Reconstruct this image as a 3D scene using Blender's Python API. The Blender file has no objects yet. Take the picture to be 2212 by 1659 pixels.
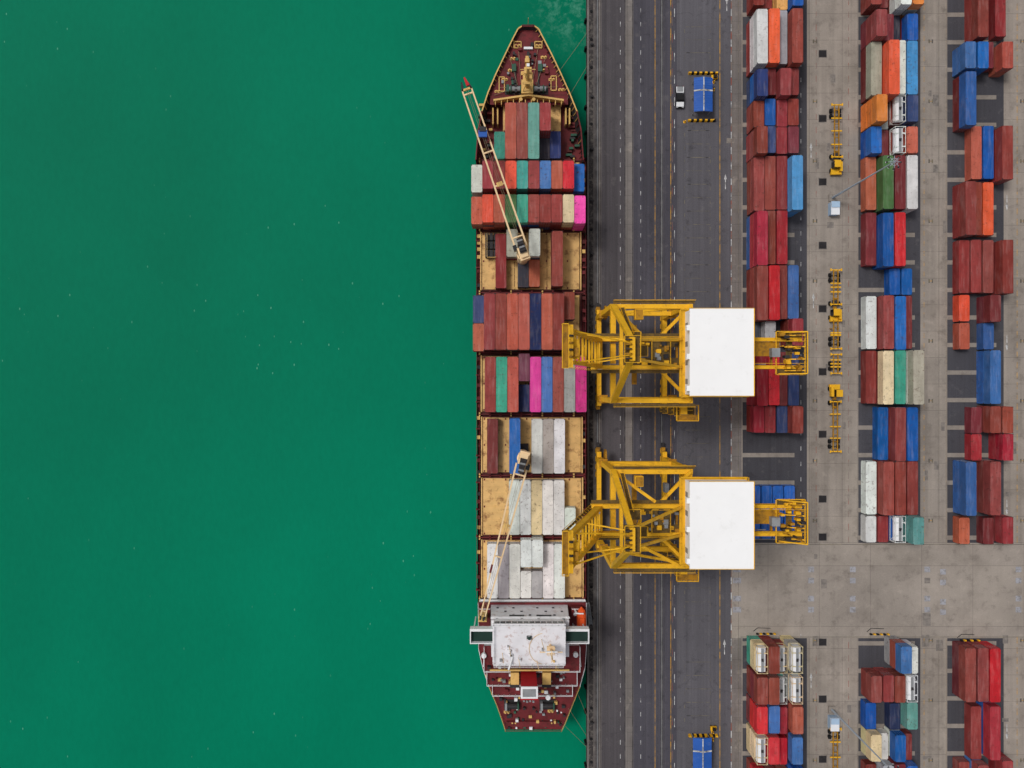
import bpy, bmesh, math, random
from mathutils import Vector, Matrix
random.seed(7)
ZOOM=None
H=180.0; F=1659.0; CX=1106.0; CY=829.5
def X(px,h=0.0): return (px-CX)*(H-h)/F
def Y(py,h=0.0): return (CY-py)*(H-h)/F
def lin(c):
    r=[]
    for v in c:
        v/=255.0
        r.append((v/12.92 if v<=0.04045 else ((v+0.055)/1.055)**2.4))
    return r
ALB=1.0
def alb(c):
    l=lin(c); return (min(l[0]*ALB,.86),min(l[1]*ALB,.86),min(l[2]*ALB,.86),1.0)

# ------------------------------------------------------------------ materials
MATS={}
class NT:
    def __init__(s,name):
        s.m=bpy.data.materials.new(name); s.m.use_nodes=True
        s.t=s.m.node_tree; s.b=s.t.nodes['Principled BSDF']
        MATS[name]=s.m
    def n(s,typ,props=None,**ins):
        nd=s.t.nodes.new(typ)
        if props:
            for k,v in props.items(): setattr(nd,k,v)
        for k,v in ins.items():
            key=int(k[1:]) if k[0]=='i' and k[1:].isdigit() else k.replace('_',' ')
            s.set(nd,key,v)
        return nd
    def set(s,nd,key,v):
        sk=nd.inputs[key]
        if isinstance(v,bpy.types.NodeSocket): s.t.links.new(v,sk)
        else: sk.default_value=v
    def coord(s,scale=(1,1,1),rand=False,rot=(0,0,0)):
        tc=s.n('ShaderNodeTexCoord'); v=tc.outputs['Object']
        if rand:
            oi=s.n('ShaderNodeObjectInfo')
            mm=s.n('ShaderNodeMath',{'operation':'MULTIPLY'},i0=oi.outputs['Random'],i1=317.0)
            va=s.n('ShaderNodeVectorMath',{'operation':'ADD'},i0=v,i1=mm.outputs[0]); v=va.outputs[0]
        mp=s.n('ShaderNodeMapping',Vector=v,Scale=scale,Rotation=rot)
        return mp.outputs[0]
    def noise(s,vec,scale,detail=4.0,rough=.55):
        return s.n('ShaderNodeTexNoise',Vector=vec,Scale=scale,Detail=detail,Roughness=rough).outputs['Fac']
    def rng(s,v,a,b,c,d):
        return s.n('ShaderNodeMapRange',i0=v,i1=a,i2=b,i3=c,i4=d).outputs[0]
    def mul(s,a,b):
        return s.n('ShaderNodeMath',{'operation':'MULTIPLY'},i0=a,i1=b).outputs[0]
    def mix(s,f,a,b,mode='MIX'):
        nd=s.n('ShaderNodeMix',{'data_type':'RGBA','blend_type':mode})
        s.set(nd,0,f); s.set(nd,6,a); s.set(nd,7,b); return nd.outputs[2]
    def scl(s,col,f):
        nd=s.n('ShaderNodeVectorMath',{'operation':'SCALE'}); s.set(nd,0,col); s.set(nd,3,f); return nd.outputs[0]
    def bump(s,hgt,strength,dist=.05):
        nd=s.n('ShaderNodeBump',Strength=strength,Distance=dist,Height=hgt)
        s.t.links.new(nd.outputs[0],s.b.inputs['Normal'])
    def fin(s,col,rough=.7,spec=.3,metal=0):
        s.set(s.b,'Base Color',col); s.set(s.b,'Roughness',rough); s.set(s.b,'Specular IOR Level',spec); s.set(s.b,'Metallic',metal)
        return s.m

def paint(name,c,rough=.6,var=.15,dirt=(70,45,32),da=.35,ds=1.2,dth=.56,scale=.4,stretch=(1,1,1),spec=.2,metal=0):
    t=NT(name); v=t.coord(stretch)
    n1=t.noise(v,scale,3); n2=t.noise(v,ds,8,.65)
    col=t.scl(alb(c)[:3],t.rng(n1,.3,.7,1-var,1+var))
    col=t.mix(t.rng(n2,dth,dth+.16,0,da),col,alb(dirt))
    return t.fin(col,rough,spec,metal)

paint('crane_yellow',(228,172,34),var=.13,dirt=(120,80,30),da=.5,ds=.8,dth=.52)
paint('crane_yellow_dark',(166,118,26),var=.15,dirt=(80,60,35),da=.6,ds=.9,dth=.48)
paint('grating',(104,82,38),var=.2,dirt=(60,52,40),da=.6,ds=2.,dth=.45)
paint('house_white',(240,240,241),var=.015,dirt=(196,194,188),da=.25,ds=.5,dth=.58,scale=.3)
paint('ship_white',(214,212,216),var=.08,dirt=(150,100,76),da=.7,ds=.9,dth=.55)
paint('ship_white_clean',(222,222,224),var=.05,dirt=(160,130,110),da=.4,ds=1.3,dth=.6)
paint('deck_maroon',(104,36,40),var=.22,dirt=(64,32,28),da=.6,ds=.7,dth=.5)
paint('hull_maroon',(80,32,30),var=.2,dirt=(40,28,26),da=.6,ds=.6,dth=.5)
paint('ship_tan',(208,168,108),var=.15,dirt=(112,66,40),da=.8,ds=.55,dth=.52)
paint('ship_buff',(206,168,100),var=.1,dirt=(120,70,40),da=.5,ds=1.5)
paint('boom_cream',(226,196,154),var=.08,dirt=(150,95,55),da=.6,ds=.8)
paint('dark_steel',(48,46,48),var=.25,dirt=(78,50,38),da=.5)
paint('rubber',(26,26,28),rough=.9,var=.2,dirt=(60,58,55),da=.3)
paint('quay_edge_dark',(58,54,54),rough=.9,var=.25,dirt=(104,98,92),da=.8,ds=1.2,dth=.48)
paint('grey_steel',(132,134,136),var=.15,dirt=(90,60,42),da=.4)
paint('winch_green',(48,84,68),var=.2,dirt=(80,60,40),da=.5)
paint('deck_green',(24,48,42),var=.2,dirt=(40,50,44),da=.4)
paint('funnel_red',(176,28,36),var=.1,dirt=(90,25,25),da=.4)
paint('boat_orange',(220,84,34),var=.08,da=.25)
paint('roof_blue',(40,86,164),var=.1,dirt=(110,120,140),da=.4,ds=.9)
paint('mark_white',(196,196,196),rough=.8,var=.1,dirt=(84,82,82),da=.85,ds=.9,dth=.45)
paint('mark_yellow',(196,146,46),rough=.8,var=.15,dirt=(84,80,74),da=.9,ds=.6,dth=.44)
paint('mark_faint',(120,112,92),rough=.9,var=.15,dirt=(84,80,78),da=.95,ds=.5,dth=.40)
paint('mark_red',(140,66,50),rough=.8,var=.15,dirt=(116,106,98),da=.95,ds=.5,dth=.40)
paint('pit_dark',(42,40,42),rough=.9,var=.25,dirt=(70,66,62),da=.5,ds=1.5)
paint('seam_dark',(58,55,57),rough=.9,var=.3,dirt=(88,84,84),da=.8,ds=.5,dth=.45)
paint('patch_light',(150,150,156),rough=.9,var=.15,dirt=(110,104,100),da=.7,ds=1.5,dth=.46)
paint('patch_dark',(112,106,102),rough=.9,var=.2,dirt=(140,132,124),da=.7,ds=1.,dth=.44)
paint('glass_dark',(16,20,26),rough=.2,var=.05,da=.1,spec=.4)
paint('car_white',(215,216,218),rough=.3,var=.02,da=.1,spec=.4)
paint('black_paint',(22,22,24),rough=.5,var=.1,da=.15)
paint('cabinet_blue',(160,184,208),var=.06,da=.2)
paint('pole_grey',(160,170,180),var=.05,da=.15,rough=.4)
paint('rope',(140,124,100),var=.1,rough=.95)
paint('lamp_glass',(220,222,226),var=.02,da=.05,rough=.3)

def container_mat(name):
    t=NT(name); v=t.coord((1,1,1),rand=True); vs=t.coord((1.4,.18,.6),rand=True)
    oi=t.n('ShaderNodeObjectInfo')
    n1=t.noise(v,.35,3); n2=t.noise(v,1.6,8,.7); n3=t.noise(vs,1.3,6,.6); n4=t.noise(v,5.0,4,.6)
    f=t.mul(t.rng(n1,.3,.7,.84,1.14),t.rng(n3,.3,.7,.86,1.1))
    f=t.mul(f,t.rng(oi.outputs['Random'],0,1,.88,1.08))
    col=t.scl(oi.outputs['Color'],f)
    col=t.mix(t.rng(n3,.5,.72,0,.2),col,alb((160,150,146)))
    amt=t.rng(oi.outputs['Random'],0,1,.3,.9)
    col=t.mix(t.mul(t.rng(n2,.56,.68,0,1),amt),col,alb((78,46,38)))
    col=t.mix(t.rng(n4,.64,.71,0,.55),col,alb((58,44,40)))
    t.bump(n2,.25,.03)
    t.fin(col,.65,.2)
container_mat('container_paint')

def asphalt(name,c,streak=.2,crack=.2):
    t=NT(name); v=t.coord()
    vs=t.coord((.9,.012,1)); vs2=t.coord((2.2,.03,1))
    n1=t.noise(v,.035,4); n2=t.noise(vs,1,5,.6); n3=t.noise(v,5,3,.7); n4=t.noise(v,.35,8,.7); n5=t.noise(vs2,1,3)
    f=t.mul(t.rng(n1,.3,.7,.85,1.15),t.rng(n2,.3,.7,1-streak,1+streak))
    f=t.mul(f,t.rng(n3,.3,.7,.82,1.18)); f=t.mul(f,t.rng(n5,.3,.7,.93,1.07))
    col=t.scl(alb(c)[:3],f)
    col=t.mix(t.rng(n4,.57,.68,0,.55),col,alb((48,46,50)))
    col=t.mix(t.rng(n4,.42,.30,0,.3),col,alb((118,114,112)))
    nz=t.n('ShaderNodeTexNoise',Vector=v,Scale=.25,Detail=6.0).outputs['Color']
    wv=t.n('ShaderNodeVectorMath',{'operation':'ADD'},i0=v,i1=t.scl(nz,9.0)).outputs[0]
    vo=t.n('ShaderNodeTexVoronoi',{'feature':'DISTANCE_TO_EDGE'},Vector=wv,Scale=.06).outputs['Distance']
    col=t.mix(t.mul(t.rng(vo,.0,.008,crack,0),t.rng(n1,.45,.55,0,1)),col,alb((40,39,41)))
    t.bump(n3,.3,.02)
    t.fin(col,.9,.15)
asphalt('asphalt_lane',(72,70,77))
asphalt('asphalt_quay',(78,74,77),.25)
asphalt('asphalt_centre',(86,84,89),.13,.35)
asphalt('asphalt_yard',(68,67,72),.1)

def concrete(name,c,bw,bh,joint=(104,96,90),streak=.08,stain=.5,ms=.035):
    t=NT(name); v=t.coord(); vs=t.coord((.8,.02,1))
    n1=t.noise(v,.05,5); n2=t.noise(v,.3,9,.72); n3=t.noise(v,4,4,.7); n4=t.noise(vs,1,4); n5=t.noise(v,.09,7,.65)
    a=alb(c)
    br=t.n('ShaderNodeTexBrick',{'offset':0.0,'squash':1.0},Vector=v,Color1=a,Color2=(a[0]*.93,a[1]*.93,a[2]*.94,1),Mortar=alb(joint),Scale=1.0)
    br.inputs['Mortar Size'].default_value=ms; br.inputs['Brick Width'].default_value=bw; br.inputs['Row Height'].default_value=bh
    f=t.mul(t.rng(n1,.3,.7,.82,1.14),t.rng(n3,.3,.7,.9,1.1)); f=t.mul(f,t.rng(n4,.3,.7,1-streak,1+streak))
    col=t.scl(br.outputs['Color'],f)
    col=t.mix(t.rng(n5,.52,.66,0,.4),col,alb((116,108,100)))
    col=t.mix(t.rng(n2,.53,.68,0,stain),col,alb((88,80,74)))
    col=t.mix(t.rng(n2,.45,.3,0,.4),col,alb((176,165,154)))
    t.bump(n3,.25,.02)
    t.fin(col,.9,.15)
concrete('concrete_yard',(146,137,128),8.6,6.2,streak=.14)
concrete('concrete_cross',(150,141,132),12.0,14.2,streak=.04)
concrete('concrete_quay',(106,100,97),1.6,6.0,(80,74,72),streak=.15)
concrete('concrete_beam',(138,130,122),30,30)
concrete('concrete_strip',(116,110,107),3.0,3.4,(88,84,82),streak=.15)

t=NT('sea_water'); v=t.coord()
vv=t.coord((1,.55,1),rot=(0,0,.5))
n1=t.noise(vv,.009,3,.45); n2=t.noise(v,.05,6,.6); n3=t.noise(t.coord((1,.45,1),rot=(0,0,.35)),1.1,5,.65); n4=t.noise(v,.02,3)
ca=alb((0,102,75)); cb=alb((0,119,89))
col=t.mix(t.rng(n1,.34,.66,0,1),ca,cb)
col=t.scl(col,t.mul(t.rng(n2,.3,.7,.97,1.03),t.rng(n3,.3,.7,.955,1.045)))
vo=t.n('ShaderNodeTexVoronoi',Vector=t.coord((1,.5,1)),Scale=.45).outputs['Distance']
fl=t.mul(t.rng(vo,.05,.075,.45,0),t.rng(t.mul(n4,t.rng(n2,.3,.7,.8,1.2)),.5,.6,0,1))
col=t.mix(fl,col,alb((110,180,150)))
# thin foam film drifting against the quay wall
dn=t.n('ShaderNodeVectorMath',{'operation':'DISTANCE'},i0=v,i1=(X(1240),Y(5),0))
n6=t.noise(t.coord((1,1,1)),.35,8,.75)
col=t.mix(t.mul(t.rng(dn.outputs['Value'],3,13,1,0),t.rng(n6,.48,.62,0,.5)),col,alb((96,160,138)))
t.bump(n3,.3,.1)
t.fin(col,.55,.03)

# ------------------------------------------------------------------ mesh builder
class MB:
    def __init__(s): s.v=[];s.f=[];s.m=[]
    def poly(s,pts,m):
        b=len(s.v); s.v+= [tuple(p) for p in pts]; s.f.append(tuple(range(b,b+len(pts)))); s.m.append(m)
    def hexa(s,p,m,mt=None):
        b=len(s.v); s.v+=[tuple(q) for q in p]
        for i,f in enumerate(((0,3,2,1),(4,5,6,7),(0,1,5,4),(1,2,6,5),(2,3,7,6),(3,0,4,7))):
            s.f.append(tuple(b+j for j in f)); s.m.append(mt if (mt and i==1) else m)
    def box(s,x0,x1,y0,y1,z0,z1,m,mt=None):
        if x0>x1:x0,x1=x1,x0
        if y0>y1:y0,y1=y1,y0
        s.hexa([(x0,y0,z0),(x1,y0,z0),(x1,y1,z0),(x0,y1,z0),(x0,y0,z1),(x1,y0,z1),(x1,y1,z1),(x0,y1,z1)],m,mt)
    def beam(s,p,q,w,h,m,w2=None,h2=None):
        p=Vector(p);q=Vector(q);d=(q-p).normalized()
        up=Vector((0,0,1)) if abs(d.z)<.95 else Vector((1,0,0))
        sd=d.cross(up).normalized(); u=sd.cross(d).normalized()
        w2=w2 or w; h2=h2 or h
        pts=[]
        for c,a,b in ((p,w,h),(q,w2,h2)):
            for i,j in ((-1,-1),(1,-1),(1,1),(-1,1)): pts.append(c+sd*(i*a/2)+u*(j*b/2))
        s.hexa(pts,m)
    def cyl(s,p,q,r,m,n=10,r2=None):
        p=Vector(p);q=Vector(q);d=(q-p).normalized()
        up=Vector((0,0,1)) if abs(d.z)<.95 else Vector((1,0,0))
        sd=d.cross(up).normalized(); u=sd.cross(d).normalized(); r2=r if r2 is None else r2
        b=len(s.v)
        for c,rr in ((p,r),(q,r2)):
            for i in range(n):
                a=2*math.pi*i/n; s.v.append(tuple(c+sd*(math.cos(a)*rr)+u*(math.sin(a)*rr)))
        for i in range(n):
            j=(i+1)%n; s.f.append((b+i,b+j,b+n+j,b+n+i)); s.m.append(m)
        s.f.append(tuple(b+i for i in range(n))[::-1]); s.m.append(m)
        s.f.append(tuple(b+n+i for i in range(n))); s.m.append(m)
    def dome(s,c,r,m,n=10,k=5,full=True):
        rows=[]
        for i in range(k+1):
            a=(-math.pi/2 if full else 0)+(math.pi if full else math.pi/2)*i/k
            row=[]
            for j in range(n):
                t=2*math.pi*j/n; row.append(len(s.v)); s.v.append((c[0]+r*math.cos(a)*math.cos(t),c[1]+r*math.cos(a)*math.sin(t),c[2]+r*math.sin(a)))
            rows.append(row)
        for i in range(k):
            for j in range(n):
                jj=(j+1)%n; s.f.append((rows[i][j],rows[i][jj],rows[i+1][jj],rows[i+1][j])); s.m.append(m)
    def rail(s,pts,m,h=1.1,th=.06,step=2.0):
        for a,b in zip(pts[:-1],pts[1:]):
            a=Vector(a);b=Vector(b); L=(b-a).length
            for zz in (h,h*.55): s.beam(a+Vector((0,0,zz)),b+Vector((0,0,zz)),th,th,m)
            n=max(1,int(L/step))
            for i in range(n+1):
                p=a+(b-a)*(i/n); s.beam(p,p+Vector((0,0,h)),th,th,m)
    def walk(s,a,b,w,m,mr=None,sides=(1,1)):
        a=Vector(a);b=Vector(b); s.beam(a,b,w,.12,m)
        d=(b-a).normalized(); sd=d.cross(Vector((0,0,1))).normalized()*(w/2)
        if sides[0]: s.rail([a-sd,b-sd],mr or m)
        if sides[1]: s.rail([a+sd,b+sd],mr or m)
    def mesh(s,name):
        me=bpy.data.meshes.new(name); me.from_pydata(s.v,[],s.f)
        keys=[]
        for k in s.m:
            if k not in keys: keys.append(k)
        for k in keys: me.materials.append(MATS[k])
        me.polygons.foreach_set('material_index',[keys.index(k) for k in s.m])
        bm=bmesh.new(); bm.from_mesh(me); bmesh.ops.recalc_face_normals(bm,faces=bm.faces); bm.to_mesh(me); bm.free()
        me.update(); return me
    def obj(s,name,loc=(0,0,0),rz=0):
        o=bpy.data.objects.new(name,s.mesh(name)); o.location=loc; o.rotation_euler=(0,0,rz)
        bpy.context.scene.collection.objects.link(o); return o
def sheet(name,x0,x1,y0,y1,z,m):
    b=MB(); b.poly([(x0,y0,z),(x1,y0,z),(x1,y1,z),(x0,y1,z)],m); return b.obj(name)

# ------------------------------------------------------------------ ground, water
WZ=-3.0
QE=X(1268.5)
BIG=3000
sheet('water',-BIG,QE+1.5,-BIG,BIG,WZ,'sea_water')
g=MB(); g.box(QE,BIG,-BIG,BIG,-8,0,'concrete_quay','concrete_yard'); g.obj('ground')
def strip(name,a,b,z,m,y0=-600,y1=600): return sheet(name,X(a),X(b),y0,y1,z,m)
strip('quay_pavement',1269.5,1299,.006,'concrete_quay')
strip('quay_road',1299,1349,.008,'asphalt_quay')
strip('quay_road',1349,1368,.006,'concrete_strip')
strip('quay_road',1368,1462,.008,'asphalt_lane')
strip('quay_road',1462,1580,.008,'asphalt_centre')
strip('quay_pavement',1580,1604,.008,'concrete_strip',-600,600)
sheet('crossing_pavement',X(1580),X(2900),Y(1378),Y(1173),.014,'concrete_cross')
yT=(Y(1172.5),600); yB=(-600,Y(1378.5))
for (a,b,c) in ((1604,1716,1743),(1854,1976,1988),(2046,2152,2168),(2290,2400,2430)):
    for (y0,y1) in (yT,yB):
        sheet('container_yard_pavement',X(a),X(c),y0,y1,.01,'asphalt_yard')
        bm_=MB(); k=0
        while k<34:
            yc=(y0+1.2+k*6.45) if y0>-100 else (y1-1.2-k*6.45)
            bm_.box(X(a),X(b),yc-.5,yc+.5,.0,.05,'concrete_beam'); k+=1
        bm_.box(X(a)-.25,X(a),-150 if y0<-100 else y0,y1 if y0<-100 else 150,0,.06,'concrete_beam')
        bm_.obj('container_support_beams')
q=MB()
q.box(QE,QE+.35,-600,600,-.2,.16,'concrete_strip')
q.box(QE+.35,QE+1.45,-600,600,-.2,.03,'quay_edge_dark')
q.obj('quay_kerb')
fn=MB()
yy=-130
while yy<130:
    fn.cyl((QE-.3,yy,-2.6),(QE-.3,yy,-.5),.28,'rubber',8)
    if random.random()<.7: fn.cyl((QE+.95,yy+1.5,.03),(QE+.95,yy+1.5,.2),.34,'rubber',10)
    yy+=6.1+random.uniform(-1.3,1.3)
fn.obj('quay_fenders')
yy=-128
while yy<130:
    b=MB(); b.cyl((0,0,0),(0,0,.15),.4,'dark_steel',12); b.cyl((0,0,.15),(0,0,.6),.2,'dark_steel',12); b.cyl((0,0,.6),(0,0,.82),.32,'dark_steel',12,.26); b.box(-.12,.5,-.12,.12,.45,.68,'dark_steel')
    b.obj('mooring_bollard',(QE+1.0,yy,.03)); yy+=12.2
r=MB()
for xr in (20.0,35.1):
    r.box(xr-.3,xr+.3,-600,600,.0,.014,'seam_dark'); r.box(xr-.06,xr+.06,-600,600,.012,.05,'grey_steel')
r.obj('crane_rails')
r=MB()
for px,w in ((1285.5,.22),(1350,.22),(1366.5,.2),(1297,.1),(1318,.06),(1421,.12),(1435,.08),(1395,.05)):
    x=X(px); r.box(x-w/2,x+w/2,-600,600,0,.016,'seam_dark')
r.obj('drain_channels')
def line(b,px,w,m,dash=None,y0=-200,y1=200,z=.02):
    x=X(px)
    if not dash: b.poly([(x-w/2,y0,z),(x+w/2,y0,z),(x+w/2,y1,z),(x-w/2,y1,z)],m); return
    y=y0
    while y<y1:
        b.poly([(x-w/2,y,z),(x+w/2,y,z),(x+w/2,y+dash[0],z),(x-w/2,y+dash[0],z)],m); y+=dash[1]
k=MB()
line(k,1340,.12,'mark_white',(1.1,3.3)); line(k,1384,.12,'mark_white',(1.0,3.3)); line(k,1457,.13,'mark_white',(2.0,5.2))
line(k,1415,.12,'mark_yellow'); line(k,1449,.14,'mark_yellow'); line(k,1555,.15,'mark_yellow'); line(k,1452.5,.08,'mark_red',(2,4))
line(k,1579.5,.18,'mark_red',(1.8,3.6)); line(k,1579.5,.18,'mark_white',(1.6,3.6),-198.1,200)
for y0,y1 in ((yT[0],200),(-200,yB[1])):
    line(k,1763,.1,'mark_red',(1.5,3.0),y0,y1); line(k,1833,.1,'mark_red',(1.5,3.0),y0,y1)
    line(k,1730,.12,'mark_white',(1,3.6),y0,y1)
    line(k,1996,.1,'mark_yellow',(1.2,2.4),y0,y1); line(k,2028,.08,'mark_faint',None,y0,y1); line(k,2044,.1,'mark_yellow',None,y0,y1)
    line(k,2197,.12,'mark_yellow',(1.6,2.4),y0,y1); line(k,1748,.08,'mark_faint',None,y0,y1)
line(k,1595,.08,'mark_faint',None)
x0,x1=X(1600),X(2600)
for py in (1176,1376): 
    y=Y(py); k.poly([(x0,y-.06,.024),(x1,y-.06,.024),(x1,y+.06,.024),(x0,y+.06,.024)],'mark_faint')
k.obj('road_markings')
def arrow(px,py,up=1,sc=1.0,m='mark_white'):
    b=MB(); d=up
    b.poly([(-.09,-1.7*d,0),(.09,-1.7*d,0),(.09,.8*d,0),(-.09,.8*d,0)],m)
    b.poly([(-.34,.6*d,0.001),(.34,.6*d,0.001),(0,1.9*d,0.001)],m)
    b.obj('road_arrow_marking',(X(px),Y(py),.024))
for a in ((1570,8,1),(1567,393,1),(1565,1398,1),(2175,437,-1),(2175,740,-1),(2175,1095,-1),(1757,650,1),(1752,325,1),(2175,1580,-1),(1752,1470,1)): arrow(*a)
k=MB()
def seg(b,px,py,lx,ly,m,z=.022): 
    x=X(px);y=Y(py); b.poly([(x-lx/2,y-ly/2,z),(x+lx/2,y-ly/2,z),(x+lx/2,y+ly/2,z),(x-lx/2,y+ly/2,z)],m)
for py in list(range(58,130,28))+list(range(282,640,29))+list(range(900,1010,29))+list(range(1270,1340,30))+list(range(1430,1560,29)):
    for px,lx in ((1507,5.0 if (py//29)%2 else 2.6),(1486,1.0),(1530,1.0)):
        seg(k,px+random.uniform(-2,2),py,lx,.1,'mark_faint')
    seg(k,1479,py+9,.1,.9,'mark_faint'); seg(k,1534,py+9,.1,.9,'mark_faint')
for px in (1748,1998,2196):
    py=-40
    while py<1700:
        if not(1172<py<1378):
            seg(k,px+9,py,.35,.9,'mark_faint'); seg(k,px+16,py,.3,.9,'mark_faint'); seg(k,px+12.5,py,.5,.12,'mark_yellow')
        py+=129.4
k.obj('parking_bay_markings')
k=MB()
for py in (-22,116,256,393,530,667,803,938,1078,1160,1387,1510,1640,1760):
    seg(k,1777,py,2.0,1.9,'patch_dark',.026); seg(k,1777,py,1.75,1.6,'pit_dark',.03)
k.obj('service_pits')
k=MB()
for px in (1752,1842,2003,2037,2200,1592):
    for py in ((1230,1254,1293,1317) if px!=2037 else (1235,1258,1300,1322)):
        seg(k,px,py,1.35 if px!=1592 else 1.9,1.3,random.choice(['patch_light','patch_light','patch_dark' if px==2003 else 'patch_light']),.026)
for i in range(30):
    px=random.choice([1770,1800,1825,2010,2030,2180,1590])
    py=random.uniform(0,1659)
    seg(k,px+random.uniform(-12,12),py,random.uniform(.6,2.2),random.uniform(.8,3),'patch_dark',.016+.0002*i)
k.obj('pavement_repair_patches')

# ------------------------------------------------------------------ containers
def cont_mesh(L,name,kind='box'):
    b=MB(); W=2.44; Hh=2.59; P='container_paint'
    hw=W/2; hl=L/2; c=.17
    for sx in (-1,1):
        for sy in (-1,1):
            x=sx*(hw-c/2);y=sy*(hl-c/2)
            b.box(x-c/2,x+c/2,y-c/2,y+c/2,.118,Hh-.118,P)
            for z0,z1 in ((0,.118),(Hh-.118,Hh)):
                b.box(x-c/2-.006,x+c/2+.006,y-c/2-.006,y+c/2+.006,z0,z1+(.004 if z1>1 else 0),'dark_steel' if kind=='box' else P)
    for sx in (-1,1):
        x=sx*(hw-.05)
        b.box(x-.05,x+.05,-hl+c+.01,hl-c-.01,.02,.16,P); b.box(x-.04,x+.04,-hl+c+.01,hl-c-.01,Hh-.11,Hh-.02,P)
    for sy in (-1,1):
        y=sy*(hl-.05); b.box(-hw+c+.01,hw-c-.01,y-.05,y+.05,.02,.16,P); b.box(-hw+c+.01,hw-c-.01,y-.05,y+.05,Hh-.12,Hh-.015,P)
    if kind=='tank':
        b.cyl((0,-hl+.35,Hh/2+.05),(0,hl-.35,Hh/2+.05),1.08,'ship_white_clean',18)
        b.box(-.3,.3,-hl+.4,hl-.4,Hh-.16,Hh-.1,'grey_steel')
        b.cyl((0,-.3,Hh-.2),(0,.3,Hh-.02),.3,'dark_steel',10)
        for yy in (-hl*.5,hl*.5): b.box(-1.15,1.15,yy-.12,yy+.12,Hh-.28,Hh-.2,P)
        for sx in (-1,1):
            b.beam((sx*1.16,-hl+.2,.2),(sx*1.16,-hl*.4,Hh-.15),.08,.08,P); b.beam((sx*1.16,hl-.2,.2),(sx*1.16,hl*.4,Hh-.15),.08,.08,P)
        return b.mesh(name)
    prof=[];p=.278
    n=int((2*hl-2*c)/p); p=(2*hl-2*c)/n
    for i in range(n):
        y0=-hl+c+i*p; prof+= [(y0,0),(y0+.26*p,0),(y0+.5*p,1),(y0+.76*p,1)]
    prof.append((hl-c,0))
    for sx in (-1,1):
        for (ya,a),(yb,bb) in zip(prof[:-1],prof[1:]):
            xa=sx*(hw-.015-.036*a); xb=sx*(hw-.015-.036*bb)
            b.poly([(xa,ya,.16),(xb,yb,.16),(xb,yb,Hh-.1),(xa,ya,Hh-.1)],P)
    for (ya,a),(yb,bb) in zip(prof[:-1],prof[1:]):
        za=Hh-.02-.02*a; zb=Hh-.02-.02*bb
        b.poly([(-hw+.09,ya,za),(hw-.09,ya,za),(hw-.09,yb,zb),(-hw+.09,yb,zb)],P)
    for sx in (-1,1): b.poly([(sx*(hw-.1),-hl+c,Hh-.018),(sx*(hw-.01),-hl+c,Hh-.018),(sx*(hw-.01),hl-c,Hh-.018),(sx*(hw-.1),hl-c,Hh-.018)],P)
    for sy in (-1,1):
        y=sy*(hl-c); b.poly([(-hw+.02,y,Hh-.022),(hw-.02,y,Hh-.022),(hw-.02,sy*(hl-.02),Hh-.022),(-hw+.02,sy*(hl-.02),Hh-.022)],P)
    m=8
    for i in range(m):
        xa=-hw+c+i*(W-2*c)/m; xb=xa+(W-2*c)/m
        b.poly([(xa,hl-.03,.16),(xb,hl-.07 if i%2 else hl-.03,.16),(xb,hl-.07 if i%2 else hl-.03,Hh-.12),(xa,hl-.03,Hh-.12)],P)
    b.box(-hw+c,-.01,-hl+.03,-hl+.08,.16,Hh-.12,P); b.box(.01,hw-c,-hl+.03,-hl+.08,.16,Hh-.12,P)
    for x in (-.8,-.3,.3,.8): b.cyl((x,-hl+.01,.18),(x,-hl+.01,Hh-.14),.022,'grey_steel',6); b.box(x-.05,x+.2,-hl+.0,-hl+.03,1.05,1.1,'grey_steel')
    if kind=='reefer':
        b.box(-hw+.2,hw-.2,hl-.03,hl+.0,.3,Hh-.2,'grey_steel'); b.cyl((0,hl-.02,1.7),(0,hl+.01,1.7),.45,'dark_steel',14); b.box(-.8,.8,hl-.01,hl+.012,.4,1.0,'dark_steel')
    return b.mesh(name)
CM={'40':cont_mesh(12.19,'container_40ft'),'20':cont_mesh(6.06,'container_20ft'),
    '20r':cont_mesh(6.06,'container_20ft_reefer','reefer'),'20t':cont_mesh(6.06,'container_20ft_tank','tank')}
COL={'M':(116,48,50),'B':(138,62,56),'R':(194,40,48),'C':(158,42,56),'O':(220,88,58),'o':(172,86,66),'a':(222,130,62),
 'N':(54,66,112),'U':(26,88,164),'L':(74,140,198),'W':(214,214,211),'G':(162,162,163),'c':(218,198,156),'T':(64,152,134),'g':(72,112,62),
 'P':(222,70,156),'m':(188,48,128),'K':(58,58,68),'S':(166,162,150),'V':(120,64,84),'b':(60,102,160),'k':(142,54,54),'t':(98,150,142),'y':(220,166,88),'D':(34,48,86)}
HC=2.62
def put(kind,x,y,z,color):
    nm='tank_container' if kind.endswith('t') else 'shipping_container'
    o=bpy.data.objects.new(nm,CM[kind]); o.location=(x,y,z)
    c=COL[color]; d=random.uniform(-9,9)
    c=tuple(max(0,min(255,v+d+random.uniform(-5,5))) for v in c); o.color=alb(c)
    o.rotation_euler=(0,0,(math.pi if random.random()<.4 else 0)+random.uniform(-.004,.004))
    bpy.context.scene.collection.objects.link(o)
LOW='BBBMMkoUNNGWCTb'
def stack(kind,x,y,z0,t,color):
    for i in range(t-1):
        cc=color if random.random()<.55 else random.choice(LOW)
        put(kind.replace('t',''),x+random.uniform(-.03,.03),y+random.uniform(-.03,.03),z0+i*HC,cc)
    put(kind,x,y,z0+(t-1)*HC,color)
BL={'A':(54.95,2.63),'B':(81.7,2.75),'C':(103.2,2.8),'D':(129.5,2.8)}
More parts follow.
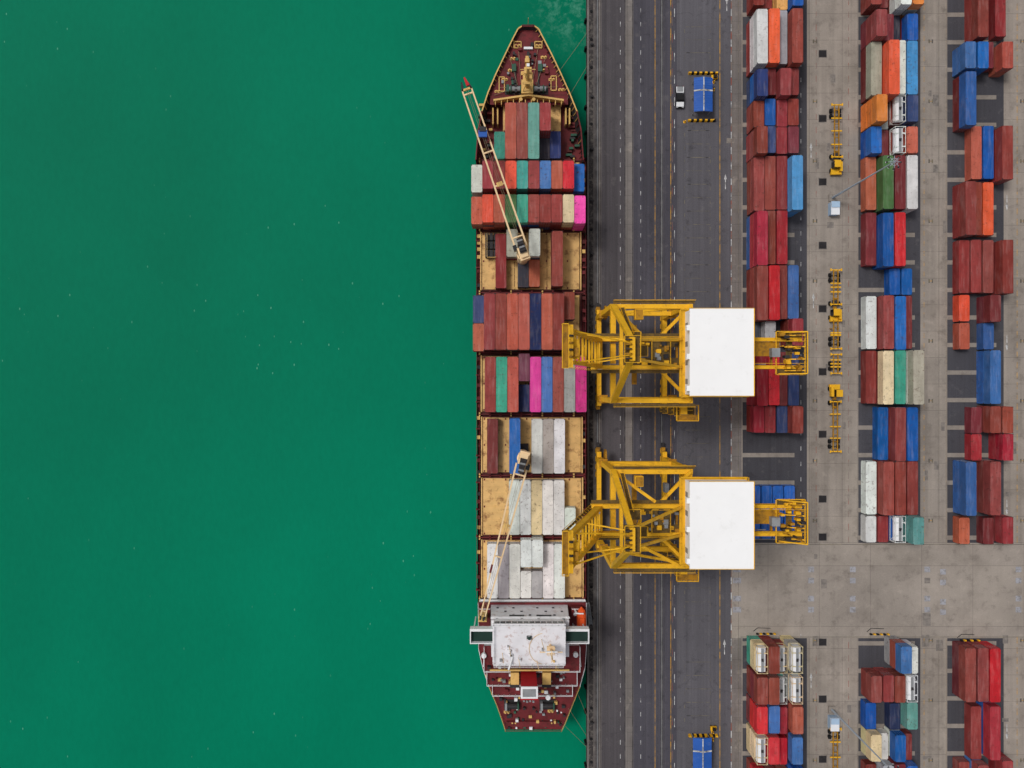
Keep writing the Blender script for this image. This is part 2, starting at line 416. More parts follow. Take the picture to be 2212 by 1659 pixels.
yard={'A':[
 (-170,-50,'0:2B 1:2B 2:3O 3:2U'),(-48,12,'0:2B 1:1M 2:2y 3:3U'),(15,140,'0:3W 1:3O 2:2G 3:3B'),(142,212,'0:3N 1:2M 2:3k 3:2B'),(213,270,'0:2B 1:2U 2:2k 3:2B'),
 (270,332,'0:3B 1:2N 2:2k 3:2M'),(334,455,'0:2B 1:2B 2:2k 3:3L'),(455,572,'0:3C 1:2B 2:2C'),(573,690,'0:3B 1:3R 2:2B 3:2b'),
 (695,740,'0:1K 1:2G 3:3k'),(760,875,'0:3C 1:3R 2:2M 3:2N'),(878,935,'0:2C 1:2k 2:2N 3:3B'),(1050,1165,'0:1U 1:1U 2:1U 3:1U'),
 (1390,1462,'0:3ct 1:3B 2:2ct 3:3ct'),(1464,1522,'0:3B 1:3B 2:2Wt 3:3ct'),(1524,1588,'0:3R 1:3b 2:2C 3:3o'),(1590,1655,'0:3ct 1:3R 2:2R 3:3b'),
 (1657,1720,'0:2R 1:2B 2:2B 3:3U'),(1722,1840,'0:2B 1:2R 2:2b 3:2W')],
'B':[(-170,-52,'0:2B 1:2W 2:2U 3:2M'),(-50,10,'0:2B 1:1M 2:3W 3:3a'),(15,82,'0:3B'),(30,86,'1:2M 2:1K 3:2U'),(88,200,'0:2S 1:3O 2:2W 3:2L'),
 (202,266,'1:1G'),(200,265,'0:3a 2:2Wt 3:2N'),(272,332,'0:2U 1:1M 2:2Wt 3:2o'),(335,452,'0:1o 1:2g 2:2M 3:2W'),(456,577,'0:1M 1:2U 2:2R'),
 (580,638,'2:1U 3:1U'),(638,755,'0:1W 1:2B 2:2U 3:1M'),(757,873,'1:2c 0:1B 2:2T 3:3S'),(880,995,'1:1U 2:2B 3:2U'),(996,1113,'0:1W 1:2B 2:2B 3:2B'),
 (1115,1172,'0:1W 1:1k 2:2Wt 3:3t'),(1396,1455,'2:3b 3:2W'),(1457,1520,'0:2B 1:2B 2:2B 3:2Wt'),(1520,1575,'0:1U 2:1D 3:2t'),(1580,1645,'0:2c 1:1W 2:2U 3:1M'),
 (1650,1710,'0:1B 1:2G 2:2M 3:2U'),(1712,1830,'0:2B 1:2B 2:2U')],
'C':[(-170,-45,'0:2B 1:2U 2:1M 3:2B'),(-38,82,'1:2B 3:1k'),(88,150,'0:2b 1:2U 2:1M 3:2o'),(152,272,'0:2b'),(272,387,'1:1o 2:1U 3:2k'),(388,512,'0:2B 1:1B 2:1O'),
 (518,632,'0:1k 1:1k 2:1B 3:2B'),(637,694,'0:1O 2:2M'),(697,755,'0:1o 2:1b'),(757,873,'2:2b'),(880,935,'1:1M 2:2B 3:2B'),(938,995,'1:1C 3:2C'),
 (997,1115,'0:2b 2:2B'),(1118,1176,'0:1o 2:1M 3:2k'),(1392,1525,'0:2B 1:2B 2:2R'),(1528,1640,'1:1B 2:2C'),(1645,1760,'0:1B 1:2B 3:2k')]}
def rand_rows(y0,y1,step=120):
    out=[];y=y0
    while y<y1:
        s=''
        for c in range(4):
            if random.random()<.8: s+='%d:%d%s '%(c,random.choice((1,2,2,3)),random.choice('BBMMkCRUNWGob'))
        out.append((y,y+117,s)); y+=step
    return out
yard['D']=rand_rows(-160,1150)+rand_rows(1390,1800)
for bk,rows in yard.items():
    x0,p=BL[bk]; last={}
    for (ya,yb,spec) in sorted(rows,key=lambda r:r[0]):
        for tok in spec.split():
            c=int(tok[0]); t=int(tok[2]); color=tok[3]; tk=tok[4:]
            h=t*HC; k='40' if (yb-ya)>90 else '20'
            L=12.19 if k=='40' else 6.06
            yc=Y((ya+yb)/2,h)+random.uniform(-.1,.1)
            if c in last: yc=min(yc,last[c]-L/2-.12)
            last[c]=yc-L/2
            stack(k+tk,x0+c*p+1.22+random.uniform(-.06,.06),yc,.052,t,color)

# ------------------------------------------------------------------ ship
S=MB()
st=[(56,1127,1155),(62,1118,1164),(85,1106,1176),(120,1089,1194),(160,1070,1213),(200,1053,1231),(240,1040,1247),(280,1032,1256),(345,1027,1261),
 (348,1028,1261),(500,1028,1263),(700,1029,1265),(1000,1031,1266),(1296,1032,1267),(1300,1032,1267),(1400,1033,1267),(1440,1042,1264),(1480,1055,1253),(1520,1072,1237),(1560,1086,1221),(1576,1091,1213)]
def zt(py): return 8.6 if py<=345 else (5.0 if py<1298 else 7.0)
tops=[]
for py,a,b in st:
    z=zt(py); tops.append((X(a,z),X(b,z),Y(py,z),z,py))
n=len(tops)
def wl(i):
    xl,xr,y,z,py=tops[i]; c=(xl+xr)/2
    kk=min(1,max(.12,.12+.88*(py-56)/300)) if py<345 else (1 if py<1440 else max(.55,1-(py-1440)/330))
    yy=y-(4.5*max(0,1-(py-56)/200)) if py<300 else y+ (max(0,py-1440)/40)
    return c+(xl-c)*kk,c+(xr-c)*kk,yy
for i in range(n-1):
    a=tops[i];b=tops[i+1]; wa=wl(i);wb=wl(i+1)
    for s in (0,1):
        z2=WZ+1.2
        ma=[(a[s]*.35+wa[s]*.65),(a[2]*.35+wa[2]*.65)]; mb=[(b[s]*.35+wb[s]*.65),(b[2]*.35+wb[2]*.65)]
        S.poly([(a[s],a[2],a[3]),(b[s],b[2],b[3]),(mb[0],mb[1],z2),(ma[0],ma[1],z2)],'dark_steel')
        S.poly([(ma[0],ma[1],z2),(mb[0],mb[1],z2),(wb[s],wb[2],WZ-3),(wa[s],wa[2],WZ-3)],'hull_maroon')
    zd=7.4 if b[4]<=210 else (4.0 if b[4]<1299 else 6.9)
    if a[4]>=345 or b[4]<=345:
        S.poly([(a[0]+.02,a[2],zd),(a[1]-.02,a[2],zd),(b[1]-.02,b[2],zd),(b[0]+.02,b[2],zd)],'deck_maroon')
a=tops[0];w=wl(0); S.poly([(a[0],a[2],a[3]),(a[1],a[2],a[3]),(w[1],w[2],WZ-3),(w[0],w[2],WZ-3)],'dark_steel')
a=tops[-1];w=wl(n-1); S.poly([(a[0],a[2],a[3]),(a[1],a[2],a[3]),(w[1],w[2],WZ-3),(w[0],w[2],WZ-3)],'hull_maroon')
ybk=Y(200,8.6); 
S.box(X(1056,8.6),X(1229,8.6),ybk-.15,ybk,3.9,7.4,'hull_maroon')
for i in range(0,8):
    a=tops[i];b=tops[i+1]
    for s,sg in ((0,1),(1,-1)):
        S.beam((a[s]+sg*.1,a[2],a[3]),(b[s]+sg*.1,b[2],b[3]),.26,.16,'ship_buff' if i<6 else 'deck_maroon')
        L=math.hypot(a[s]-b[s],a[2]-b[2]); k=max(1,int(L/1.1))
        for j in range(k):
            f=j/k; x=a[s]+(b[s]-a[s])*f; y=a[2]+(b[2]-a[2])*f; zd=7.4 if a[4]<200 else 6.0
            S.beam((x+sg*.12,y,8.5),(x+sg*.6,y-.15,zd+.1),.12,.2,'ship_buff' if random.random()<(.8 if i<6 else .4) else 'deck_maroon')
a=tops[0]; S.beam((a[0],a[2],8.6),(a[1],a[2],8.6),.4,.2,'deck_maroon')
S.cyl((X(1141,10),a[2]+.4,8.6),(X(1141,10),a[2]+.4,11.5),.07,'ship_buff',6)
S.rail([(a[0]+.2,a[2]-.2,8.6),(a[1]-.2,a[2]-.2,8.6)],'dark_steel')
def D(px,py,z=7.6): return X(px,z),Y(py,z)
def bol(px,py,z0=7.4,m='ship_buff'):
    x,y=D(px,py,z0+.6)
    for d in (-.35,.35): S.cyl((x+d,y,z0),(x+d,y,z0+.7),.18,m,8)
    S.box(x-.7,x+.7,y-.28,y+.28,z0,z0+.12,m)
for px,py in ((1118,97),(1163,97),(1104,150),(1178,150),(1090,170),(1192,170),(1075,196),(1213,192),(1108,125),(1175,122)): bol(px,py)
for px,py,w,h in ((1118,97,1.6,.7),(1163,97,1.6,.7),(1084,182,1.2,1.6),(1196,180,1.2,1.6)):
    x,y=D(px,py); 
    for sy in(-1,1): S.box(x-w/2,x+w/2,y+sy*h-.1,y+sy*h+.1,7.4,7.75,'ship_buff')
    for sx in(-1,1): S.box(x+sx*w/2-.1,x+sx*w/2+.1,y-h,y+h,7.4,7.75,'ship_buff')
x,y=D(1141,105); S.box(x-1,x+1,y-.25,y+.25,7.4,8.0,'ship_white_clean'); S.box(x-.3,x+.3,y-2.2,y-.9,7.4,8.2,'dark_steel')
for px in (1114,1163):
    x,y=D(px,192,8.2)
    S.cyl((x-1.7,y,8.2),(x+1.7,y,8.2),.55,'grey_steel',12); S.cyl((x-1.2,y,8.2),(x-1.0,y,8.2),.9,'winch_green',12); S.cyl((x+1.0,y,8.2),(x+1.2,y,8.2),.9,'winch_green',12)
    S.box(x-2.1,x-1.5,y-.8,y+.8,7.4,8.8,'winch_green'); S.box(x-.2,x+.3,y-.9,y+.9,7.4,8.7,'dark_steel'); S.box(x-2.4,x+2.2,y-1.0,y+1.0,7.4,7.55,'dark_steel')
    sg=-1 if px<1140 else 1
    S.beam((x,y+1,7.7),(x+sg*.2,y+6,7.6),.35,.25,'dark_steel')
    S.box(x+sg*.4-.5,x+sg*.4+.5,y+4.0,y+5.6,7.4,8.2,'winch_green')
for k in range(30):
    py=random.uniform(95,198); hwd=(py-56)*.5+8; px=1141+random.uniform(-hwd,hwd)*.85; x,y=D(px,py); s_=random.uniform(.12,.4)
    S.box(x-s_,x+s_,y-s_*random.uniform(.5,1.6),y+s_,7.4,7.4+random.uniform(.2,.9),random.choice(['ship_buff','dark_steel','deck_maroon','winch_green','grey_steel','dark_steel']))
for a1,b1 in (((1118,185),(1100,120)),((1158,185),(1180,120)),((1108,190),(1078,190)),((1170,190),(1205,188)),((1125,180),(1120,100)),((1150,180),(1163,100)),((1098,196),(1068,206))):
    p=D(*a1);q=D(*b1); S.cyl((p[0],p[1],8.0),(q[0],q[1],7.7),.05,'rope',5)
x,y=D(1139,185,10)
S.cyl((x,y,7.4),(x,y+.3,19),.6,'ship_buff',10,.28)
S.box(x-1.3,x+1.3,y-1.5,y+1.5,7.4,9.6,'ship_buff'); S.box(x-1.0,x+1.0,y-.9,y+1.2,13.0,13.2,'ship_buff'); S.rail([(x-1,y-.9,13.2),(x+1,y-.9,13.2),(x+1,y+1.2,13.2),(x-1,y+1.2,13.2)],'ship_buff')
S.box(x-.8,x+.8,y+.0,y+1.4,16.5,16.65,'ship_buff'); S.beam((x-1.6,y+.3,18),(x+1.6,y+.3,18),.12,.12,'ship_buff'); S.box(x-.3,x+.3,y+.5,y+1.1,18.6,19.2,'ship_white_clean')
S.box(x-.35,x+.35,y+1.2,y+7.2,7.4,8.6,'ship_buff'); S.box(x-.6,x+.6,y+3.0,y+4.2,7.4,9.4,'ship_buff'); S.box(x-.5,x+.5,y+5.6,y+6.4,7.4,9.2,'ship_buff')
for sx in(-1,1): S.beam((x+sx*1.5,y-1.8,7.5),(x,y,13),.16,.16,'ship_buff')
S.cyl((x-.5,y+.4,10),(x-.4,y+.5,16),.09,'ship_buff',5); 
xc=X(1142,9); 
S.beam((X(1066,9),Y(216,9),8.2),(xc,Y(205,9),8.2),.4,1.7,'ship_buff'); S.beam((xc,Y(205,9),8.2),(X(1218,9),Y(216,9),8.2),.4,1.7,'ship_buff')
for i in range(12):
    px=1070+i*13; S.box(X(px,9)-.08,X(px,9)+.08,Y(216,9)-.9,Y(216,9)+.2,7.4,8.8,'ship_buff')
S.box(X(1058,8.5),X(1228,8.5),Y(222,8.5),Y(200,8.5),7.1,7.38,'deck_maroon')
for px in (1125,1153): S.cyl((X(px,9),Y(214,9),7.4),(X(px,9),Y(214,9),9),.4,'ship_buff',10)
for px,sg in ((1050,1),(1238,-1)):
    for i in range(20):
        py=228+i*5.8+random.uniform(-2,2); x=X(px+sg*random.uniform(-10,12),5); y=Y(py,5)
        S.box(x-random.uniform(.2,.8),x+random.uniform(.2,.8),y-.25,y+.25,4,random.uniform(4.4,5.8),random.choice(['deck_maroon','ship_buff','dark_steel','deck_maroon','winch_green','hull_maroon']))
for px in (1065,1222,1075,1230): S.box(X(px,6)-.15,X(px,6)+.15,Y(270,6),Y(235,6),4.0,6.6,'ship_buff')
HZ=5.4
bays=[(225,343,1086,1212),(350,410,1041,1252),(418,487,1041,1252),(502,626,1041,1252),(637,757,1041,1252),(768,889,1042,1253),(901,1021,1043,1255),(1032,1156,1043,1256),(1166,1291,1043,1257)]
for i,(a,b,c,d) in enumerate(bays):
    y1,y0=Y(a,HZ),Y(b,HZ); x0,x1=X(c,HZ),X(d,HZ)
    S.box(x0,x1,y0,y1,4.0,HZ-.25,'hull_maroon')
    w=(x1-x0)/3
    for k in range(3):
        S.box(x0+k*w+.06,x0+(k+1)*w-.06,y0+.1,y1-.1,HZ-.25,HZ,'ship_tan')
    for k in range(9):
        yy=y0+.6+k*(y1-y0-1.2)/8
        S.box(x0+.2,x1-.2,yy-.05,yy+.05,HZ,HZ+.06,'ship_tan')
    for k in range(10):
        xx=x0+.35+k*(x1-x0-.7)/9
        for yy in (y0+.4,y1-.4,(y0+y1)/2): S.box(xx-.14,xx+.14,yy-.2,yy+.2,HZ,HZ+.14,'ship_buff' if k%2 else 'deck_maroon')
    if i!=0:
        for xx in (x0-.25,x1+.25): S.box(xx-.14,xx+.14,y0-.1,y1+.1,4,HZ+.15,'hull_maroon' if i in (1,2,4) else 'ship_tan')
    for yy in (y0-.1,y1+.1): S.box(x0-.1,x1+.1,yy-.12,yy+.12,4,HZ+.05,'hull_maroon')
for py in (346,414,494,632,762,895,1027,1161,1295):
    y=Y(py,6); S.box(X(1034,5),X(1262,5),y-.3,y+.3,4,5.2,'hull_maroon')
    for k in range(11):
        x=X(1036,6)+k*(X(1262,6)-X(1036,6))/10; S.box(x-.15,x+.15,y-.45,y+.45,4,6.3,'deck_maroon' if k%3 else 'ship_buff')
    S.box(X(1034,6),X(1263,6),y-.08,y+.1,6.1,6.3,'deck_maroon')
for sx,pxs in ((0,1034),(1,1261)):
    x=X(pxs,5)
    for dx,mm in ((-.15,'hull_maroon'),(.22,'deck_maroon'),(.5,'dark_steel')):
        S.cyl((x+dx*(1 if sx==0 else -1),Y(1290,5),4.35),(x+dx*(1 if sx==0 else -1),Y(360,5),4.35),.09,mm,5)
    py=365
    while py<1285:
        y=Y(py,5); S.box(x-.35,x+.35,y-.4,y+.4,4,random.uniform(4.3,5.6),random.choice(['deck_maroon','hull_maroon','ship_buff','dark_steel','deck_maroon'])); py+=random.uniform(12,34)
    xe=X(1030 if sx==0 else 1264.5,5); S.rail([(xe,Y(1290,5),5.0),(xe,Y(700,5),5.0),(xe,Y(352,5),5.0)],'deck_maroon')
    for k in range(14):
        y=Y(520+k*58,5); S.box(x-.3 if sx else x-.6,x+.6 if sx else x+.3,y-.15,y+.15,4,5.3,'deck_maroon')
# -- superstructure
zb=20.5
fy=Y(1300,7)
xa,xb=X(1063,14)-.2,X(1226,14)+.2
S.box(X(1036,7),X(1264,7),fy+.35,fy+.6,6.9,7.5,'ship_white_clean')
S.rail([(X(1036,7),fy+.5,7.6),(X(1264,7),fy+.5,7.6)],'ship_white_clean')
byn=-49.9; bys=-57.6
# front of the accommodation: plain plated wall, slightly wider at the foot
S.hexa([(xa-.3,bys,6.9),(xb+.3,bys,6.9),(xb+.3,byn+.15,6.9),(xa-.3,byn+.15,6.9),(xa+.15,bys,zb-2.6),(xb-.15,bys,zb-2.6),(xb-.15,byn,zb-2.6),(xa+.15,byn,zb-2.6)],'ship_white')
for lv in range(4):
    z=8.4+lv*2.6
    for k in range(9):
        x=xa+1.3+k*(xb-xa-2.6)/8
        if (k*3+lv*2)%5<2: S.box(x-.25,x+.25,byn-.1,byn+.2,z+.6,z+1.15,'glass_dark')
S.box(xa,xb,byn+.0,byn+.45,16.6,16.75,'ship_white_clean'); S.rail([(xa,byn+.45,16.75),(xb,byn+.45,16.75)],'ship_white_clean')
for k in (.33,.68): S.box(xa+(xb-xa)*k-1.6,xa+(xb-xa)*k+1.6,byn-.1,byn+.22,14.6,15.1,'glass_dark')
xA,xB=X(1066,22),X(1220,22)
S.box(xA,xB,bys,byn+.3,zb-2.6,21.6,'ship_white')
for k in range(12):
    x=xA+.7+k*(xB-xA-1.4)/11; S.box(x-.5,x+.5,byn+.3,byn+.35,zb-.9,zb+.2,'glass_dark')
S.box(xA-.2,xB+.2,bys-.1,byn+.5,21.6,21.85,'ship_white')
S.rail([(xA,bys,21.85),(xA,byn+.3,21.85),(xB,byn+.3,21.85),(xB,bys,21.85),(xA,bys,21.85)],'ship_white_clean',h=1.0,th=.08,step=1.3)
cx=(xA+xB)/2
S.cyl((cx,byn-2.2,21.85),(cx,byn-2.2,23.0),.3,'deck_green',8); S.box(cx-.5,cx+.5,byn-2.5,byn-1.9,21.85,22.2,'deck_green')
for k in range(12):
    x=xA+1+random.random()*(xB-xA-2); y=bys+.6+random.random()*5; s_=random.uniform(.12,.35); S.box(x-s_,x+s_,y-s_,y+s_,21.85,22.5,random.choice(['ship_white_clean','ship_buff','grey_steel']))
for k in range(16):
    a1=math.pi*(.55+.9*k/16); a2=math.pi*(.55+.9*(k+1)/16)
    S.beam((cx+3.2+3.2*math.cos(a1),byn-4.6+3.2*math.sin(a1),21.95),(cx+3.2+3.2*math.cos(a2),byn-4.6+3.2*math.sin(a2),21.95),.07,.07,'ship_buff')
for a,b in ((1015,1066),(1220,1273)):
    x0,x1=X(a,zb),X(b,zb); y0,y1=Y(1391,zb),Y(1359,zb)
    S.box(x0,x1,y0,y1,zb-2.0,zb-1.2,'ship_white'); S.box(x0+.2,x1-.2,y0+.2,y1-.2,zb-1.2,zb-1.1,'deck_green')
    S.box(x0,x1,y0,y0+.16,zb-1.2,zb,'ship_white_clean'); S.box(x0,x1,y1-.5,y1,zb-1.2,zb,'ship_white_clean')
    S.box(x0,x0+.2,y0+.16,y1-.5,zb-1.2,zb,'ship_white_clean'); S.box(x1-.2,x1,y0+.16,y1-.5,zb-1.2,zb,'ship_white_clean')
    for k in (0,1):
        xo=x0+.6+k*(x1-x0-1.2); S.beam((xo,(y0+y1)/2,7),(xo,(y0+y1)/2,zb-2),.25,.25,'ship_white')
for (a,b,p0,p1,z) in ((1046,1252,1395,1448,13.0),(1052,1246,1440,1478,10.0),(1064,1236,1470,1500,8.6)):
    x0,x1=X(a,z),X(b,z);y1,y0=Y(p0,z),Y(p1,z)
    S.box(x0,x1,y0,y1,6.9,z-.2,'ship_white'); S.box(x0-.1,x1+.1,y0-.1,y1,z-.2,z,'deck_maroon')
    S.rail([(x0,y1,z),(x0,y0,z),(x1,y0,z),(x1,y1,z)],'ship_white_clean',th=.08,step=1.2)
    for k in range(22):
        x=x0+1+random.random()*(x1-x0-2); y=y0+.5+random.random()*(y1-y0-1); s_=random.uniform(.12,.45)
        S.box(x-s_,x+s_,y-s_*.8,y+s_*.8,z,z+random.uniform(.3,1.4),random.choice(['ship_white_clean','ship_buff','grey_steel','dark_steel','deck_maroon','dark_steel']))
fx0,fx1=X(1126,24),X(1161,24); fn_,fs=Y(1487,24),Y(1510,24)
S.box(fx0,fx1,fs,fn_,8,23.2,'funnel_red'); S.box(fx0-.1,fx1+.1,fs-.1,fn_+.1,23.2,23.6,'ship_white_clean')
S.box(fx0+.3,fx1-.3,fs+.3,fn_-.3,23.6,23.7,'grey_steel'); S.box(fx0-.12,fx1+.12,fs-.5,fs-.1,22.6,23.3,'funnel_red')
for k in range(4):
    S.cyl((fx0+.6+k*.65,fs-.9,16),(fx0+.6+k*.65,fs-1.9,20.5+.4*(k%2)),.22,'grey_steel',8)
S.cyl((fx0+1.3,fs-1,9),(fx0+1.3,fs-2.4,15),.6,'grey_steel',12)
S.cyl((fx0+2.2,fs-1.6,7.4),(fx0+1.8,fs-4.6,8.4),.75,'grey_steel',12)
for px in (1112,1181):
    x=X(px,16);y=Y(1466,16); S.hexa([(x-.9,y-1.5,8),(x+.9,y-1.5,8),(x+.9,y+1.3,8),(x-.9,y+1.3,8),(x-.9,y-1.7,16),(x+.9,y-1.7,16),(x+.9,y+1.2,16),(x-.9,y+1.2,16)],'ship_buff')
    S.box(x-1.0,x+1.0,y-1.9,y-1.3,14.8,16.1,'dark_steel')
S.beam((X(1058,16),Y(1449,16),15.6),(X(1230,16),Y(1449,16),15.6),.3,.4,'ship_buff')
for px in (1090,1150,1205): S.beam((X(px,15),Y(1449,16),9),(X(px,15),Y(1449,16),15.5),.3,.3,'ship_buff')
x,y=X(1190,25),Y(1405,25)
S.cyl((x,y,21.85),(x,y,31),.3,'boom_cream',8,.15); S.beam((x-2.3,y,26),(x+2.3,y,26),.18,.18,'boom_cream'); S.beam((x,y-1.2,28.5),(x,y+1.2,28.5),.15,.15,'boom_cream'); S.box(x-1.2,x+1.2,y+.4,y+.65,27.2,27.5,'ship_white_clean')
S.box(x-.8,x+.8,y-.8,y+.8,24.6,24.7,'boom_cream'); S.rail([(x-.8,y-.8,24.7),(x+.8,y-.8,24.7),(x+.8,y+.8,24.7),(x-.8,y+.8,24.7)],'boom_cream',h=.8)
x=X(1108,23);y=Y(1422,23); S.cyl((x,y,21.8),(x-.9,y-2.2,23.5),.2,'ship_white_clean',8)
for px,py in ((1100,1400),(1120,1425),(1160,1432),(1170,1385),(1085,1415)): S.cyl((X(px,23),Y(py,23),21.8),(X(px,23)+.3,Y(py,23)-.2,27),.07,'boom_cream',5)
S.dome((X(1207,20),Y(1429,20),19.5),.8,'ship_white_clean'); S.cyl((X(1207,20),Y(1429,20),13),(X(1207,20),Y(1429,20),19),.2,'ship_white_clean',8)
S.box(xA,xB,bys-2.2,bys-.1,16.8,17.0,'ship_white'); S.rail([(xA,bys-.1,17),(xA,bys-2.2,17),(xB,bys-2.2,17),(xB,bys-.1,17)],'ship_white_clean')
for px in (1048,1246):
    x=X(px,9); S.box(x-1.2,x+1.2,byn-2,byn+.2,6.9,9.6,'deck_maroon'); S.rail([(x-1.2,byn+.2,9.6),(x+1.2,byn+.2,9.6)],'ship_white_clean')
bx,by=X(1257,12),Y(1343,12)
for i in range(8):
    f0=i/8*2-1; f1=(i+1)/8*2-1
    r0=1.05*math.sqrt(max(0,1-abs(f0)**3)); r1=1.05*math.sqrt(max(0,1-abs(f1)**3))
    S.cyl((bx,by+f0*3,11),(bx,by+f1*3,11),max(r0,.05),'boat_orange',10,max(r1,.05))
S.box(bx-.5,bx+.5,by-1,by+.8,11.7,12.4,'boat_orange')
for yy in (by-2,by+2): S.beam((bx-1.6,yy,7),(bx-1.2,yy,12.6),.3,.3,'ship_white_clean'); S.beam((bx-1.2,yy,12.6),(bx+.3,yy,12.8),.25,.25,'ship_white_clean')
S.dome((X(1243,10),Y(1328,10),9.3),.55,'ship_white_clean')
for px,py in ((1095,1540),(1190,1538),(1110,1562),(1195,1562),(1230,1440),(1068,1500),(1232,1490),(1055,1462)): bol(px,py,6.9,'ship_buff')
for px in (1108,1185):
    x,y=X(px,7.8),Y(1525,7.8); S.cyl((x-1.4,y,7.8),(x+1.4,y,7.8),.6,'dark_steel',12); S.box(x-1.8,x-1.3,y-.8,y+.8,6.9,8.5,'grey_steel'); S.box(x+1.0,x+1.3,y-.8,y+.8,6.9,8.5,'winch_green'); S.box(x-2.0,x+1.6,y-1.1,y+1.1,6.9,7.05,'dark_steel')
for k in range(52):
    py=random.uniform(1492,1572); fr=(py-1480)/96; l=1060+fr*34; rr=1250-fr*38; px=random.uniform(l+6,rr-6); x,y=X(px,7.2),Y(py,7.2); s_=random.uniform(.1,.4)
    S.box(x-s_,x+s_,y-s_*random.uniform(.5,1.4),y+s_,6.9,6.9+random.uniform(.2,1.1),random.choice(['ship_white_clean','ship_buff','grey_steel','dark_steel','winch_green','dark_steel']))
for i in range(14,n-1):
    a=tops[i];b=tops[i+1]
    for s,sg in((0,.12),(1,-.12)): S.rail([(a[s]+sg,a[2],7.0),(b[s]+sg,b[2],7.0)],'ship_white_clean' if i<17 else 'ship_buff',step=1.4,th=.05)
a=tops[-1]; S.rail([(a[0],a[2]+.1,7),(a[1],a[2]+.1,7)],'deck_maroon'); S.box(a[0]+.3,a[1]-.3,a[2]+.8,a[2]+2.0,6.9,7.5,'deck_maroon')
for px in (1048,1250,1075,1225):
    x=X(px,8); S.beam((x,Y(1410,8),7),(x,Y(1440,11),11),.7,.1,'ship_white_clean')
for px,py in ((1244,1416),(1045,1418),(1184,1508)): S.cyl((X(px,14),Y(py,14),13),(X(px,14),Y(py,14),13.8),.55,'ship_white_clean',14)

def deck_crane(bx,by,bz,tx,ty,tz,w0,w1,hook=True):
    S.cyl((bx,by,4),(bx,by,bz-3.0),1.25,'boom_cream',18); S.cyl((bx,by,bz-3.0),(bx,by,bz-2.6),1.4,'boom_cream',18)
    d=Vector((tx-bx,ty-by,0)).normalized(); sd=Vector((-d.y,d.x,0)); P=Vector((bx,by,bz)); T=Vector((tx,ty,tz))
    c=P-d*.2
    S.beam(c+Vector((0,0,-1.2))-d*1.5,c+Vector((0,0,-1.2))+d*1.3,2.1,2.8,'boom_cream')
    S.beam(c+Vector((0,0,.5))-d*1.0,c+Vector((0,0,.9))+d*1.2,1.6,.6,'boom_cream',1.3,.4)
    S.beam(c+Vector((0,0,1.2))-d*.1,c+Vector((0,0,1.3))+d*3.0,1.5,.5,'dark_steel',1.1,.5)
    for k in range(4): S.cyl(c+d*(.3+k*.7)+Vector((0,0,1.6))-sd*.6,c+d*(.3+k*.7)+Vector((0,0,1.6))+sd*.6,.22,'grey_steel' if k%2 else 'dark_steel',8)
    S.beam(c+sd*1.3+d*1.0+Vector((0,0,-1)),c+sd*1.3+d*2.2+Vector((0,0,-1)),.8,1.6,'glass_dark')
    for sg in (-1,1):
        a=P+d*1.2+sd*sg*w0/2+Vector((0,0,-1.2)); b=T+sd*sg*w1/2
        S.beam(a,b,.36,.8,'boom_cream',.28,.5)
    for f in (.10,.42,.62,.97):
        c0=P+(T-P)*f+Vector((0,0,-1.2*(1-f))); w=w0+(w1-w0)*f
        S.beam(c0-sd*w/2,c0+sd*w/2,.3,.4,'boom_cream' )
    c0=P+(T-P)*.42; S.beam(c0-sd*w0*.25,c0+sd*w0*.25,.9,.2,'ship_buff')
    c0=P+(T-P)*.70; S.beam(c0-sd*w0*.33-d*.9,c0-sd*w0*.33+d*.9,.4,.4,'deck_maroon')
    for sg in (-.2,.2): S.cyl(P+d*2+sd*sg+Vector((0,0,1.5)),T+sd*sg*.9+Vector((0,0,.35)),.03,'rope',5)
    for sg in (-1,1):
        S.beam(T+sd*sg*w1/2-d*.3,T+sd*sg*w1*.35+d*1.0,.4,.5,'dark_steel')
    S.beam(T-sd*w1*.5-d*.1,T+sd*w1*.5-d*.1,.4,.5,'ship_buff')
    if hook:
        S.beam(T-sd*.5+d*.5,T-sd*.3+d*2.4,.7,.6,'funnel_red',.3,.3); S.beam(T+sd*.6+d*.6,T+sd*.6+d*1.6,.3,.4,'dark_steel')
deck_crane(X(1130,17),Y(545,17),17.5,X(1008,20),Y(192,20),20,2.5,2.0)
deck_crane(X(1131,17),Y(992,17),17.5,X(1043,14),Y(1330,14),14,2.5,1.0,False)
S.box(X(1043,11)-.9,X(1043,11)+.9,Y(1332,11)-.6,Y(1332,11)+.6,6.9,12.9,'ship_buff')
S.box(X(1043,20)-.9,X(1043,20)+.9,Y(290,20)-.7,Y(290,20)+.7,20.0,20.6,'roof_blue'); S.box(X(1043,20)-.7,X(1043,20)+.7,Y(281,20)-.5,Y(281,20)+.5,20.0,20.8,'dark_steel')
for k in range(3):
    for j in range(3):
        x=X(1052,7)+k*.95; y=Y(512+j*18,7); S.box(x-.38,x+.38,y-.8,y+.8,HZ,7.4,'dark_steel')
S.rail([(X(1052,8),Y(506,8),7.4),(X(1052,8),Y(556,8),7.4),(X(1072,8),Y(556,8),7.4)],'ship_buff')
S.box(X(1122,8),X(1142,8),Y(985,8),Y(960,8),HZ,6.4,'dark_steel')
ship=S.obj('container_ship')
gw=MB()
p=Vector((X(1268,6),Y(1300,6),6.6)); q_=Vector((X(1276,1),Y(1350,1),.5))
gw.walk(p,q_,.8,'grey_steel'); 
for i in range(16):
    c=p+(q_-p)*(i/15); gw.box(c.x-.36,c.x+.36,c.y-.05,c.y+.05,c.z+.07,c.z+.12,'dark_steel')
gw.obj('gangway_ladder')
ml=MB()
